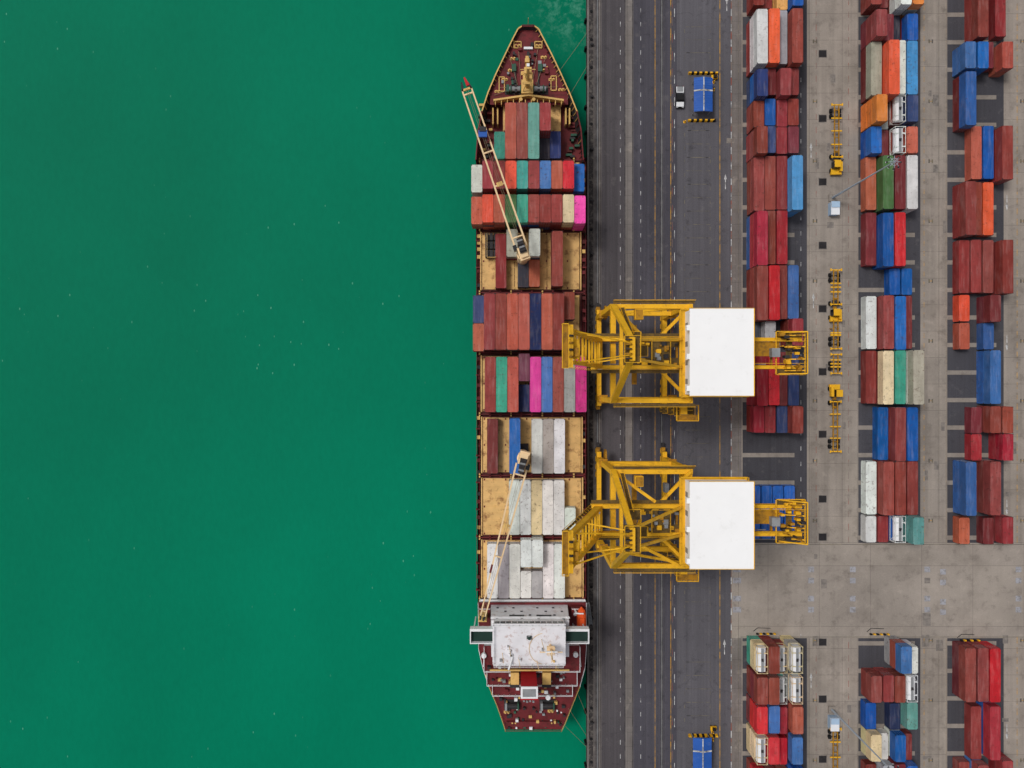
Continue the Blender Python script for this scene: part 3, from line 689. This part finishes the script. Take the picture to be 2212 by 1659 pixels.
for (a,b) in (((1200,165,7.8),(1276,60,.7)),((1225,215,7.8),(1276,130,.7)),((1240,1480,7.2),(1274,1560,.7)),((1228,1530,7.2),(1274,1600,.7)),((1212,1560,7.2),(1274,1620,.7))):
    ml.cyl((X(a[0],a[2]),Y(a[1],a[2]),a[2]),(X(b[0],b[2]),Y(b[1],b[2]),b[2]),.035,'rope',5)
ml.obj('mooring_ropes')

def shipbay(items,org):
    for it in items:
        px,ya,yb,t,c=it[:5]; tk=it[5] if len(it)>5 else ''
        h=HZ+.15+t*HC; k='40' if yb-ya>90 else '20'
        xc=X(px+12,h); xc=round((xc-org)/2.5)*2.5+org
        stack(k+tk,xc,Y((ya+yb)/2,h),HZ+.15,t,c)
b_=[(1091,222,342,3,'o'),(1116,222,342,3,'B'),(1141,222,342,3,'t'),(1165,222,281,3,'k'),(1165,287,342,1,'K','r'),(1189,283,342,1,'N'),(1067,285,342,1,'T')]
shipbay(b_,X(1103,13.4))
b_=[(1043+24.4*i,347,407,3,c) for i,c in enumerate('kBOTBboR'[:8])]+[(1019,353,418,2,'W'),(1238.5,352,415,2,'U')]
shipbay(b_,X(1103.5,13.4))
b_=[(1043+24.4*i,420,480,3,c) for i,c in enumerate('OogTBBkc')]+[(1019,423,486,2,'o'),(1239,422,483,3,'P')]
shipbay(b_,X(1103.5,13.4))
b_=[(1073,505,622,1,'k'),(1190,500,617,2,'B'),(1094,494,555,2,'S'),(1142,494,553,2,'W'),(1118,561,621,1,'K'),(1143,560,620,1,'o')]
shipbay(b_,X(1106,9))
b_=[(1047+24.2*i,635,754,3,c) for i,c in enumerate('BBooDoB')]+[(1025,640,696,2,'N'),(1025,700,757,2,'o'),(1216,630,690,2,'B')]
shipbay(b_,X(1107,13.4))
b_=[(1047,773,888,2,'B'),(1072,773,888,2,'T'),(1096,773,888,2,'o'),(1120,765,822,2,'V'),(1120,832,888,1,'D'),(1144,773,888,2,'P'),(1168,773,888,2,'b'),(1192,773,888,2,'B'),(1217,773,888,2,'G'),(1240,773,888,2,'m')]
shipbay(b_,X(1108,10.8))
b_=[(1053,907,1021,1,'M'),(1100,907,1021,2,'U'),(1147,907,1021,1,'W'),(1170,907,1021,1,'S'),(1194,907,1021,1,'W')]
shipbay(b_,X(1112,8))
b_=[(1098,1038,1155,1,'W'),(1121,1038,1155,1,'W'),(1145,1038,1155,1,'c'),(1169,1038,1155,1,'W'),(1194,1038,1155,1,'W'),(1218,1097,1155,1,'W')]
shipbay(b_,X(1111,8))
b_=[(1053,1176,1292,1,'W'),(1076,1176,1292,1,'G'),(1100,1176,1292,1,'W'),(1123,1167,1225,2,'W'),(1123,1234,1292,1,'W'),(1147,1167,1225,2,'W'),(1147,1234,1292,1,'G'),(1171,1176,1292,1,'W'),(1196,1176,1292,1,'W')]
shipbay(b_,X(1112,8))

# ------------------------------------------------------------------ quay cranes
def sts(cy,var):
    m=MB(); Yl='crane_yellow'; Yd='crane_yellow_dark'; Gr='grating'; xw,xl=20.0,35.1; yh=9.3; zg=28.5
    for x in (xw,xl):
        m.box(x-.5,x+.5,cy-11,cy+11,2.3,3.7,Yl)
        for s in (-1,1):
            yb=cy+s*8.3
            m.box(x-.45,x+.45,yb-3.6,yb+3.6,1.25,1.9,Yd); m.beam((x,yb,1.9),(x,yb,2.4),.8,.8,Yl)
            for k in range(8):
                yy=yb-3.2+k*.914; m.cyl((x-.2,yy,.42),(x+.2,yy,.42),.36,'dark_steel',12)
            for k in range(4): m.box(x-.5,x+.5,yb-3.2+k*1.83-.1,yb-3.2+k*1.83+1.0,.55,1.2,Yl)
            m.box(x-.35,x+.35,yb+s*3.7,yb+s*4.6,.5,1.3,'dark_steel')
            ya=cy+s*yh
            m.beam((x,ya,3.5),(x,ya,zg),1.0,1.2,Yl)
            m.box(x-.9,x+.9,ya-.9,ya+.9,12.0,12.1,Yd)
        m.beam((x,cy-yh,zg-.8),(x,cy+yh,zg-.8),1.0,1.5,Yl)
    m.beam((xl,cy-12.2,22.5),(xl,cy+yh+.7,22.5),1.3,1.8,Yl)
    for s in (-1,1):
        ya=cy+s*yh
        m.beam((xw,ya,12.6),(xl,ya,12.6),.9,1.5,Yl); m.beam((xw,ya,zg-.4),(xl,ya,zg-.4),.9,1.1,Yl)
        m.beam((xw,ya,13),(xl,ya,26.5),.5,.5,Yl)
        m.walk((xw,ya+s*.9,zg-.2),(xl+1,ya+s*.9,zg-.2),.6,Gr,Yl,(0,1) if s<0 else (1,0))
        m.beam((xl,ya,zg+.2),(xl-6,cy+s*3.4,zg+.9),.6,.7,Yl)
        g=cy+s*2.7
        m.box(15.5,56.5,g-.35,g+.35,zg,zg+1.9,Yl); m.box(16,50,g-s*.6-.08,g-s*.6+.08,zg+.1,zg+.25,'grey_steel')
        m.walk((15.5,g+s*.85,zg+1.2),(33,g+s*.85,zg+1.2),.7,Gr,Yl,(s<0,s>0))
        m.beam((xw,ya,zg),(xw+.6,cy+s*1.6,48),1.1,1.0,Yl,.9,.8)
        m.beam((xw+.6,cy+s*1.6,48),(xl-2,cy+s*2.7,zg+1.9),.45,.5,Yl)
    m.beam((xw+.3,cy-yh*.56,37.4),(xw+.3,cy+yh*.56,37.4),.6,.6,Yl)
    x=17.5
    while x<56:
        m.box(x-.2,x+.2,cy-2.35,cy+2.35,zg+.6,zg+1.2,Yl if int(x)%2 else Yd); x+=3.7
    m.box(21,33,cy-2.3,cy-.9,zg+1.25,zg+1.35,Gr); m.box(24,33,cy+1.2,cy+2.3,zg+1.25,zg+1.35,Gr)
    for k in range(14):
        xx=22+random.random()*10.5; yy=cy+random.choice((-1.7,1.7))+random.uniform(-.4,.4); s_=random.uniform(.15,.45)
        m.box(xx-s_*1.5,xx+s_*1.5,yy-s_,yy+s_,zg+1.35,zg+1.5+random.random()*.9,random.choice([Yl,Yl,Yd,'grey_steel','dark_steel']))
    # trolley
    m.box(27,30.6,cy-2.3,cy+2.3,zg+1.9,zg+2.4,Gr)
    for k in range(11): 
        xx=27.2+random.random()*2.8; yy=cy-2+random.random()*4; s_=random.uniform(.15,.5); m.box(xx-s_,xx+s_,yy-s_,yy+s_,zg+2.4,zg+2.6+random.random()*.7,random.choice([Yl,'grey_steel','dark_steel',Yd,Yl]))
    m.rail([(27,cy-2.3,zg+2.4),(30.6,cy-2.3,zg+2.4),(30.6,cy+2.3,zg+2.4),(27,cy+2.3,zg+2.4),(27,cy-2.3,zg+2.4)],Yl)
    m.box(28,30,cy-1,cy+1,zg-2.9,zg-.6,'ship_white_clean'); m.box(27.95,28.0,cy-.9,cy+.9,zg-2.7,zg-1.2,'glass_dark')
    m.box(24.6,25.6,cy-6.1,cy+6.1,zg-6.5,zg-6.0,Yd)
    for s in(-1,1):
        for k in (24.8,25.5): m.cyl((k,cy+s*2,zg-6),(k,cy+s*1.6,zg+.2),.04,'dark_steel',5)
    # apex
    m.box(xw-.7,xw+2.0,cy-2.3,cy+2.3,47.6,47.7,Gr); m.rail([(xw-.7,cy-2.3,47.7),(xw+2.0,cy-2.3,47.7),(xw+2.0,cy+2.3,47.7),(xw-.7,cy+2.3,47.7),(xw-.7,cy-2.3,47.7)],Yl)
    m.beam((xw+.6,cy-2.0,48.4),(xw+.6,cy+2.0,48.4),.9,1.0,Yl)
    for k in range(5): m.cyl((xw-.1,cy-1.6+k*.8-.1,49.0),(xw-.1,cy-1.6+k*.8+.1,49.0),.6,Yd if k%2 else 'dark_steel',14)
    m.box(xw+2.2,xw+4.4,cy-1.0,cy+1.0,41,41.1,Gr); m.rail([(xw+2.2,cy-1.0,41.1),(xw+4.4,cy-1.0,41.1),(xw+4.4,cy+1.0,41.1),(xw+2.2,cy+1.0,41.1)],Yl)
    m.beam((xw+.6,cy,48),(xw+5,cy,zg+2),.5,.5,Yl)
    # raised boom
    B0=Vector((17.0,cy,zg+1.2)); B1=Vector((9.2,cy,58.0)); d=(B1-B0)
    for s in (-1,1):
        o=Vector((0,s*2.5,0)); m.beam(B0+o,B1+o,.7,1.4,Yl,.55,1.0)
        if s>0:
            m.beam(B0+o+d*.12+Vector((-.9,s*.6,-.3)),B0+o+d*.98+Vector((-.9,s*.5,-.3)),.5,.08,Gr)
        for k in range(12):
            f=.12+k*.076; c=B0+o+d*f+Vector((-1.1,s*.9,-.2)); m.beam(c,c+d*.076,.06,.06,Yl); m.beam(c,c+Vector((.5,-s*.4,.1)),.06,.06,Yl)
        m.beam(B0+o+d*.62+Vector((.8,0,0)),(xw+.2,cy+s*1.4,48.2),.22,.22,Yl)
        m.beam(B0+o+d*.93+Vector((.6,0,0)),(xw+.4,cy+s*1.0,48.9),.22,.22,Yl)
    for k in range(9):
        f=.04+k*.115; c=B0+d*f; m.beam(c+Vector((0,-2.5,0)),c+Vector((0,2.5,0)),.35,.4,Yl)
        if k<8 and k%2==0: m.beam(c+Vector((0,-2.5,0)),c+d*.115+Vector((0,2.5,0)),.18,.2,Yl)
    T=B1; m.box(T.x-.7,T.x+.5,cy-3.4,cy+3.4,57.7,58.4,Yl); m.box(T.x-1.3,T.x-.3,cy-3.5,cy+3.5,58.5,58.58,Yd)
    m.rail([(T.x-1.3,cy-3.5,58.6),(T.x-1.3,cy+3.5,58.6),(T.x-.3,cy+3.5,58.6)],Yl); m.rail([(T.x-1.3,cy-3.5,58.6),(T.x-.3,cy-3.5,58.6),(T.x-.3,cy+3.5,58.6)],Yl)
    m.box(T.x+.5,T.x+1.5,cy-2.0,cy+1.2,56.0,56.8,Yl); m.box(T.x+.7,T.x+1.4,cy-1.6,cy-.2,56.8,57.6,Yd)
    for k in range(4): m.cyl((T.x+.1,cy-1.8+k*1.1,58.6),(T.x+.1,cy-1.5+k*1.1,58.6),.4,'dark_steel' if k%2 else Yd,12)
    # machinery house
    hx0,hx1=33.7,45.3; zf=zg+2.0
    m.box(hx0-1.1,hx1+.5,cy-8.5,cy+8.5,zf-.3,zf,Yl); m.box(hx0+.5,hx1-.5,cy-6.5,cy-5.9,zg+.4,zf-.3,Yl); m.box(hx0+.5,hx1-.5,cy+5.9,cy+6.5,zg+.4,zf-.3,Yl)
    for xx in (hx0+1,hx1-1): m.box(xx-.4,xx+.4,cy-8.2,cy+8.2,zg+.2,zf-.3,Yl)
    m.box(hx0,hx1,cy-8.0,cy+8.0,zf,zf+4.7,'house_white')
    m.box(hx0-.25,hx1+.25,cy-8.25,cy+8.25,zf+4.7,zf+4.95,'house_white')
    m.box(hx0-.3,hx1+.3,cy-8.32,cy-8.2,zf+4.5,zf+5.02,'ship_buff'); m.box(hx0-.3,hx1+.3,cy+8.2,cy+8.32,zf+4.5,zf+5.02,'ship_buff'); 
    m.box(hx1+.22,hx1+.36,cy-8.3,cy+8.3,zf+4.5,zf+5.02,Yl)
    for yy in (-6.8,-.8,4.6):  m.box(hx0-.8,hx0-.25,cy+yy-.5,cy+yy+.5,zf+3.6,zf+4.9,'house_white')
    for k in range(4): m.box(hx0-.04,hx0,cy-6+k*3.6,cy-5+k*3.6,zf+.3,zf+2.3,'grey_steel')
    m.rail([(hx0-1.1,cy-8.5,zf),(hx0-1.1,cy+8.5,zf),(hx1+.5,cy+8.5,zf),(hx1+.5,cy-8.5,zf),(hx0-1.1,cy-8.5,zf)],Yl,th=.08)
    # rear platform
    z=zf+.2
    m.box(hx1+.6,52,cy-.6,cy+2.2,z-.2,z,Yd); m.rail([(hx1+.6,cy-2.0,z),(56.8,cy-2.0,z)],Yl); m.rail([(hx1+.6,cy+2.3,z),(56.8,cy+2.3,z)],Yl)
    m.box(51.6,56.6,cy-4.0,cy-2.9,z-.6,z-.5,Gr); m.box(51.6,56.6,cy+2.9,cy+4.0,z-.6,z-.5,Gr); m.box(53.4,54.6,cy-2.9,cy+2.9,z-.6,z-.5,Gr)
    m.rail([(51.2,cy-4.2,z-.45),(56.8,cy-4.2,z-.45),(56.8,cy+4.2,z-.45),(51.2,cy+4.2,z-.45),(51.2,cy-4.2,z-.45)],Yl,th=.1,step=1.2)
    m.box(50,51.6,cy-.8,cy+.9,z,z+1.6,'grey_steel'); 
    for k in range(26):
        xx=52+random.random()*4.3; yy=cy-3.6+random.random()*7.4; s_=random.uniform(.12,.5); m.box(xx-s_,xx+s_,yy-s_*.6,yy+s_*.6,z-.4,z+random.uniform(.1,1.8),random.choice([Yl,Yl,Yd,Yd,'dark_steel']))
    for yy in (-3.4,-1.2,1.2,3.4): m.cyl((55.4,cy+yy-.12,z+1.2),(55.4,cy+yy+.12,z+1.2),.6,Yd,12); m.beam((53,cy+yy,z),(56.4,cy+yy,z+1.6),.2,.3,Yl)
    for s in(-1,1): m.beam((56.3,cy+s*4,z-.4),(56.3,cy+s*4,z+3),.2,.2,Yl); m.beam((52,cy+s*4,z-.4),(56.3,cy+s*4,z+3),.2,.2,Yl)
    m.beam((56.3,cy-4,z+3),(56.3,cy+4,z+3),.2,.2,Yl)
    def stairs(x0,x1,y,z0,z1,n):
        dz=(z1-z0)/n
        for i in range(n):
            a=(x0 if i%2==0 else x1); b=(x1 if i%2==0 else x0); yy=y+(.45 if i%2 else -.45)
            m.beam((a,yy,z0+i*dz),(b,yy,z0+(i+1)*dz),.7,.14,Gr)
            m.beam((a,yy-.4,z0+i*dz+1),(b,yy-.4,z0+(i+1)*dz+1),.07,.07,Yl); m.beam((a,yy+.4,z0+i*dz+1),(b,yy+.4,z0+(i+1)*dz+1),.07,.07,Yl)
            m.box(b-.5,b+.5,y-1,y+1,z0+(i+1)*dz-.1,z0+(i+1)*dz,Gr); m.rail([(b-.5,y-1,z0+(i+1)*dz),(b+.5,y-1,z0+(i+1)*dz),(b+.5,y+1,z0+(i+1)*dz),(b-.5,y+1,z0+(i+1)*dz)],Yl)
    stairs(xl-1.2,xl+2.6,cy-yh-2.2,3,22,6)
    m.box(xl-1.6,xl+2.8,cy-yh-4.2,cy-yh-3.0,22.9,23.0,Yd); m.rail([(xl-1.6,cy-yh-4.2,23),(xl+2.8,cy-yh-4.2,23),(xl+2.8,cy-yh-1,23),(xl-1.6,cy-yh-1,23),(xl-1.6,cy-yh-4.2,23)],Yl,th=.1,step=1.1)
    m.beam((xw+1.6,cy+yh-.3,zg+.3),(xw+1.9,cy+3.2,38.6),.7,.12,Gr); m.rail([(xw+1.2,cy+yh-.3,zg+.3),(xw+1.5,cy+3.2,38.6)],Yl,step=.9); m.rail([(xw+2.0,cy+yh-.3,zg+.3),(xw+2.3,cy+3.2,38.6)],Yl,step=.9)
    m.box(xw+.9,xw+3.6,cy+1.6,cy+3.6,38.4,38.5,Gr); m.rail([(xw+.9,cy+3.6,38.5),(xw+3.6,cy+3.6,38.5),(xw+3.6,cy-1.5,38.5)],Yl)
    m.beam((xw+3.0,cy-1.2,38.5),(xw+1.2,cy+.4,47.7),.6,.12,Gr)
    m.box(xw+4,xw+5.6,cy+6.6,cy+8.6,zg+.2,zg+1.9,Yl); m.box(xw+4.1,xw+5.5,cy+6.7,cy+8.5,zg+1.9,zg+1.95,Yd)
    m.cyl((xw+1.0,cy+10.2,5.5),(xw+1.4,cy+10.2,5.5),1.6,Yd,18); m.box(xw-.5,xw+.5,cy-3,cy-1.6,3.7,5.4,'grey_steel')
    m.box(xl-.5,xl+.5,cy+2,cy+4,3.7,6.0,'grey_steel')
    if var:
        m.beam((xw+2,cy-3.4,zg+.9),(xl-2,cy-yh,zg-.2),.6,.7,Yl); m.beam((xw,cy+yh,zg),(xl-7,cy+3.5,zg+1),.6,.7,Yl)
    else:
        m.beam((xw,cy+yh,zg+.2),(xw+5.5,cy+3.4,zg+.9),.6,.6,Yl)
    m.obj('ship_to_shore_crane')
sts(6.0,0); sts(-26.6,1)

# ------------------------------------------------------------------ yard vehicles and furniture
def trailer_parts(m,y0,L):
    Yl='crane_yellow'; Yd='crane_yellow_dark'; y1=y0+L
    for x in (-.5,.5): m.box(x-.1,x+.1,y0,y1,1.2,1.5,Yd)
    for yy in [y0+.1,y0+3,y0+L/2,y1-3.2,y1-.1]: m.box(-1.22,1.22,yy-.13,yy+.13,1.25,1.48,Yl)
    yy=y0+1.4
    while yy<y1: m.box(-.38,.38,yy-.06,yy+.06,1.22,1.45,Yd); yy+=1.6
    for yy in (y1-1.2,y1-2.4):
        for x in (-1.0,1.0): m.cyl((x-.25,yy,.5),(x+.25,yy,.5),.5,'rubber',14)
        m.box(-.8,.8,yy-.08,yy+.08,.42,.58,'dark_steel')
    for sx in(-1,1):
        for yy in (y0+.1,y1-.1): m.box(sx*1.22-.12,sx*1.22+.12,yy-.3,yy+.3,1.45,1.75,Yl)
        m.box(sx*.9-.05,sx*.9+.05,y0+3.2,y0+3.3,.2,1.2,Yd)
def tractor_trailer(px,py,L,rz=0):
    m=MB(); Yl='crane_yellow'; Yd='crane_yellow_dark'
    m.box(-.42,.42,-2.7,2.6,.65,.95,Yd)
    m.box(-1.2,1.2,-3.0,-1.6,.5,1.2,Yl); m.hexa([(-1.1,-1.9,1.0),(.35,-1.9,1.0),(.35,-.2,1.0),(-1.1,-.2,1.0),(-1.0,-1.6,2.9),(.25,-1.6,2.9),(.25,-.3,2.9),(-1.0,-.3,2.9)],'glass_dark',Yl)
    m.box(-1.1,.35,-1.75,-.15,2.9,3.0,Yl); m.box(.5,1.15,-2.4,-.2,.9,2.0,Yl); m.cyl((.9,-.1,1),(.9,-.1,3.0),.1,'dark_steel',8)
    for y in (-2.0,1.3):
        for x in (-1.05,1.05): m.cyl((x-.18,y,.5),(x+.18,y,.5),.5,'rubber',14)
    m.box(-.7,.7,.6,2.0,.95,1.15,'dark_steel')
    trailer_parts(m,.9,L)
    m.obj('yellow_terminal_tractor_with_trailer',(X(px),Y(py),.0),rz)
tractor_trailer(1802,352,12.3); tractor_trailer(1800,668,8.2); tractor_trailer(1799,1700,13.5); tractor_trailer(1799,858,11.8,math.pi)
def trailer(px,py,L,nm='container_trailer'):
    m=MB(); trailer_parts(m,0,L)
    for x in (-.8,.8): m.box(x-.08,x+.08,1.9,2.1,0,1.2,'crane_yellow_dark')
    m.obj(nm,(X(px),Y(py),0),math.pi)
trailer(1800,692,6.8); trailer(1800,765,4.6)

def lamp_mast(px,py):
    m=MB(); 
    m.box(-.8,.8,-.8,.8,0,.35,'concrete_beam'); m.cyl((0,0,.3),(0,0,30),.26,'pole_grey',14,.1)
    m.box(-.9,.9,-4.2,-1.3,0,1.9,'cabinet_blue'); m.box(-1.0,1.0,-4.3,-1.2,1.9,2.0,'lamp_glass'); m.box(-.95,.95,-2.6,-1.25,2.0,2.25,'cabinet_blue')
    m.box(.95,1.0,-3.6,-2.8,.2,1.6,'grey_steel')
    n=8
    for i in range(n):
        a=2*math.pi*i/n; b2=2*math.pi*(i+1)/n; R=.75
        m.beam((R*math.cos(a),R*math.sin(a),29.4),(R*math.cos(b2),R*math.sin(b2),29.4),.07,.07,'pole_grey')
        m.beam((0,0,29.6),(R*1.6*math.cos(a),R*1.6*math.sin(a),29.4),.06,.06,'pole_grey')
        c=Vector((1.25*math.cos(a),1.25*math.sin(a),29.3)); m.beam(c-Vector((0,0,.1)),c+Vector((.2*math.cos(a),.2*math.sin(a),-.25)),.3,.3,'dark_steel'); m.beam(c+Vector((.2*math.cos(a),.2*math.sin(a),-.26)),c+Vector((.23*math.cos(a),.23*math.sin(a),-.32)),.26,.26,'lamp_glass')
    m.cyl((0,0,30),(0,0,31.8),.03,'pole_grey',5)
    m.obj('floodlight_mast',(X(px),Y(py),.01))
lamp_mast(1797,428); lamp_mast(1796,1532)

def booth(px,py):
    m=MB(); x=X(px,3.4);y=Y(py,3.4); hx,hy=2.15,3.9
    for sx in(-1,1):
        for sy in(-1,0,1): m.box(sx*(hx-.3)-.08,sx*(hx-.3)+.08,sy*(hy-.3)-.08,sy*(hy-.3)+.08,.0,3.05,'grey_steel')
    m.box(-hx+.7,hx-.7,-hy+1,hy-1,.1,2.5,'ship_white_clean'); m.box(-hx+.68,-hx+.7,-1.6,1.2,1.1,2.0,'glass_dark'); m.box(hx-.7,hx-.68,-1.6,1.2,1.1,2.0,'glass_dark')
    m.hexa([(-hx,-hy,3.0),(hx,-hy,3.0),(hx,hy,3.0),(-hx,hy,3.0),(-.05,-hy,3.55),(.05,-hy,3.55),(.05,hy,3.55),(-.05,hy,3.55)],'roof_blue')
    for k in range(14):
        yy=-hy+.2+k*(2*hy-.4)/13
        for s in(-1,1): m.beam((s*hx,yy,3.02),(0,yy,3.57),.06,.05,'roof_blue')
    m.box(-.12,.12,-hy,hy,3.56,3.62,'mark_white'); 
    for s in (-1,1): m.beam((s*(hx+.02),.9,3.06),(0,.9,3.62),.35,.06,'mark_white')
    m.obj('checkpoint_booth',(x,y,.008))
    def barrier(bx,by,L):
        b=MB(); n=int(L/.6)
        for i in range(n):
            x0=-L/2+i*L/n; x1=x0+L/n
            c='crane_yellow' if i%2==0 else 'black_paint'
            b.hexa([(x0,-.35,0),(x1,-.35,0),(x1,.35,0),(x0,.35,0),(x0,-.16,.8),(x1,-.16,.8),(x1,.16,.8),(x0,.16,.8)],c)
        b.obj('striped_safety_barrier',(bx,by,.008))
    barrier(X(1518),Y(py-44),6.8); barrier(X(1515),Y(py+58),6.4)
    for dx,dy in ((3.1,4.0),(3.1,2.2),(3.0,-5.0),(-3.6,-5.3)):
        b=MB(); b.box(-.3,.3,-.3,.3,0,.08,'crane_yellow'); b.cyl((0,0,.08),(0,0,1.0),.16,'crane_yellow',10,.12); b.cyl((0,0,.45),(0,0,.7),.165,'black_paint',10,.15)
        b.obj('safety_bollard',(x+dx,y+dy,.008))
    b=MB(); b.box(-.7,.7,-.45,.45,.3,.8,'crane_yellow'); b.box(-.3,.5,-.35,.35,.8,1.3,'black_paint')
    for sx in(-.5,.5):
        for sy in(-.45,.45): b.cyl((sx,sy-.08,.2),(sx,sy+.08,.2),.2,'rubber',10)
    b.obj('yellow_generator_cart',(x+3.2,y+5.0,.008))
booth(1520,203); booth(1518,1632)

def car(px,py):
    m=MB(); W=.88
    prof=[(-2.45,.45),(-2.45,.95),(-2.3,1.05),(-.9,1.08),(-.35,1.62),(.95,1.66),(1.3,1.12),(2.35,.98),(2.5,.75),(2.5,.45)]
    n=len(prof)
    for s in(-1,1):
        m.poly([(s*(W-(.12 if z>1.2 else 0)),y,z) for y,z in prof],'black_paint')
    for i in range(n):
        y0,z0=prof[i];y1,z1=prof[(i+1)%n]; w0=W-(.12 if z0>1.2 else 0); w1=W-(.12 if z1>1.2 else 0)
        mm='glass_dark' if i in (3,5) else ('car_white' if i in(6,2) else 'black_paint')
        m.poly([(-w0,y0,z0),(w0,y0,z0),(w1,y1,z1),(-w1,y1,z1)],mm)
    for s in(-1,1): m.box(s*(W-.1)-.015,s*(W-.1)+.03,-.5,1.05,1.12,1.52,'glass_dark'); m.box(s*(W+.1)-.1,s*(W+.1)+.1,1.0,1.15,1.0,1.15,'black_paint')
    m.box(-.7,.7,-2.3,-1.1,1.06,1.1,'grey_steel'); m.box(-W,W,2.4,2.56,.4,.62,'black_paint'); m.box(-W,W,-2.56,-2.4,.4,.62,'black_paint')
    for y in (-1.55,1.6):
        for s in(-1,1): m.cyl((s*W-.13,y,.34),(s*W+.02,y,.34),.34,'rubber',16)
    for s in(-1,1): m.box(s*.65-.2,s*.65+.2,2.47,2.53,.72,.88,'lamp_glass'); m.box(s*.7-.15,s*.7+.15,-2.48,-2.44,.75,.95,'funnel_red')
    m.obj('pickup_truck',(X(px),Y(py),.008),math.pi)
car(1467,212)
for px,py in ((1655,1368),(1900,1369),(2095,1382)):
    b=MB(); 
    for i in range(6):
        xx=-2.4+i*.8; c='crane_yellow' if i%2 else 'black_paint'; b.box(xx,xx+.45,-.15,.15,0,.7,c)
    b.beam((-3,.5,.05),(-2,1.3,.05),.12,.1,'dark_steel'); b.beam((-2,1.3,.05),(1,1.2,.05),.12,.1,'dark_steel')
    b.obj('yard_end_barrier',(X(px),Y(py),.012))

# ------------------------------------------------------------------ light, world, camera
sc=bpy.context.scene
w=bpy.data.worlds.new('World'); sc.world=w; w.use_nodes=True; nt=w.node_tree
bg=nt.nodes['Background']; sky=nt.nodes.new('ShaderNodeTexSky'); sky.sky_type='NISHITA'; sky.sun_disc=False
EL=62; AZ=300
sky.sun_elevation=math.radians(EL); sky.sun_rotation=math.radians(AZ); sky.dust_density=4.0; sky.air_density=1.0
hs=nt.nodes.new('ShaderNodeHueSaturation'); hs.inputs['Saturation'].default_value=.25
nt.links.new(sky.outputs[0],hs.inputs['Color']); nt.links.new(hs.outputs[0],bg.inputs['Color']); bg.inputs['Strength'].default_value=.105
L=bpy.data.lights.new('sun','SUN'); L.energy=1.45; L.angle=math.radians(12); L.color=(1,.97,.93)
lo=bpy.data.objects.new('sun',L); sc.collection.objects.link(lo)
az=math.radians(AZ); el=math.radians(EL)
dirv=Vector((math.sin(az)*math.cos(el),math.cos(az)*math.cos(el),math.sin(el)))
lo.rotation_euler=dirv.to_track_quat('Z','Y').to_euler()
cam=bpy.data.cameras.new('camera'); cam.sensor_width=36; cam.lens=36*F/2212.0; cam.clip_end=6000; cam.clip_start=1
if ZOOM:
    cam.lens*=ZOOM[2]; cam.shift_x=(ZOOM[0]-CX)/2212*ZOOM[2]; cam.shift_y=(CY-ZOOM[1])/2212*ZOOM[2]
co=bpy.data.objects.new('camera',cam); co.location=(0,0,H); co.rotation_euler=(0,0,0); sc.collection.objects.link(co); sc.camera=co
sc.view_settings.view_transform='Standard'; sc.view_settings.look='None'; sc.view_settings.exposure=0
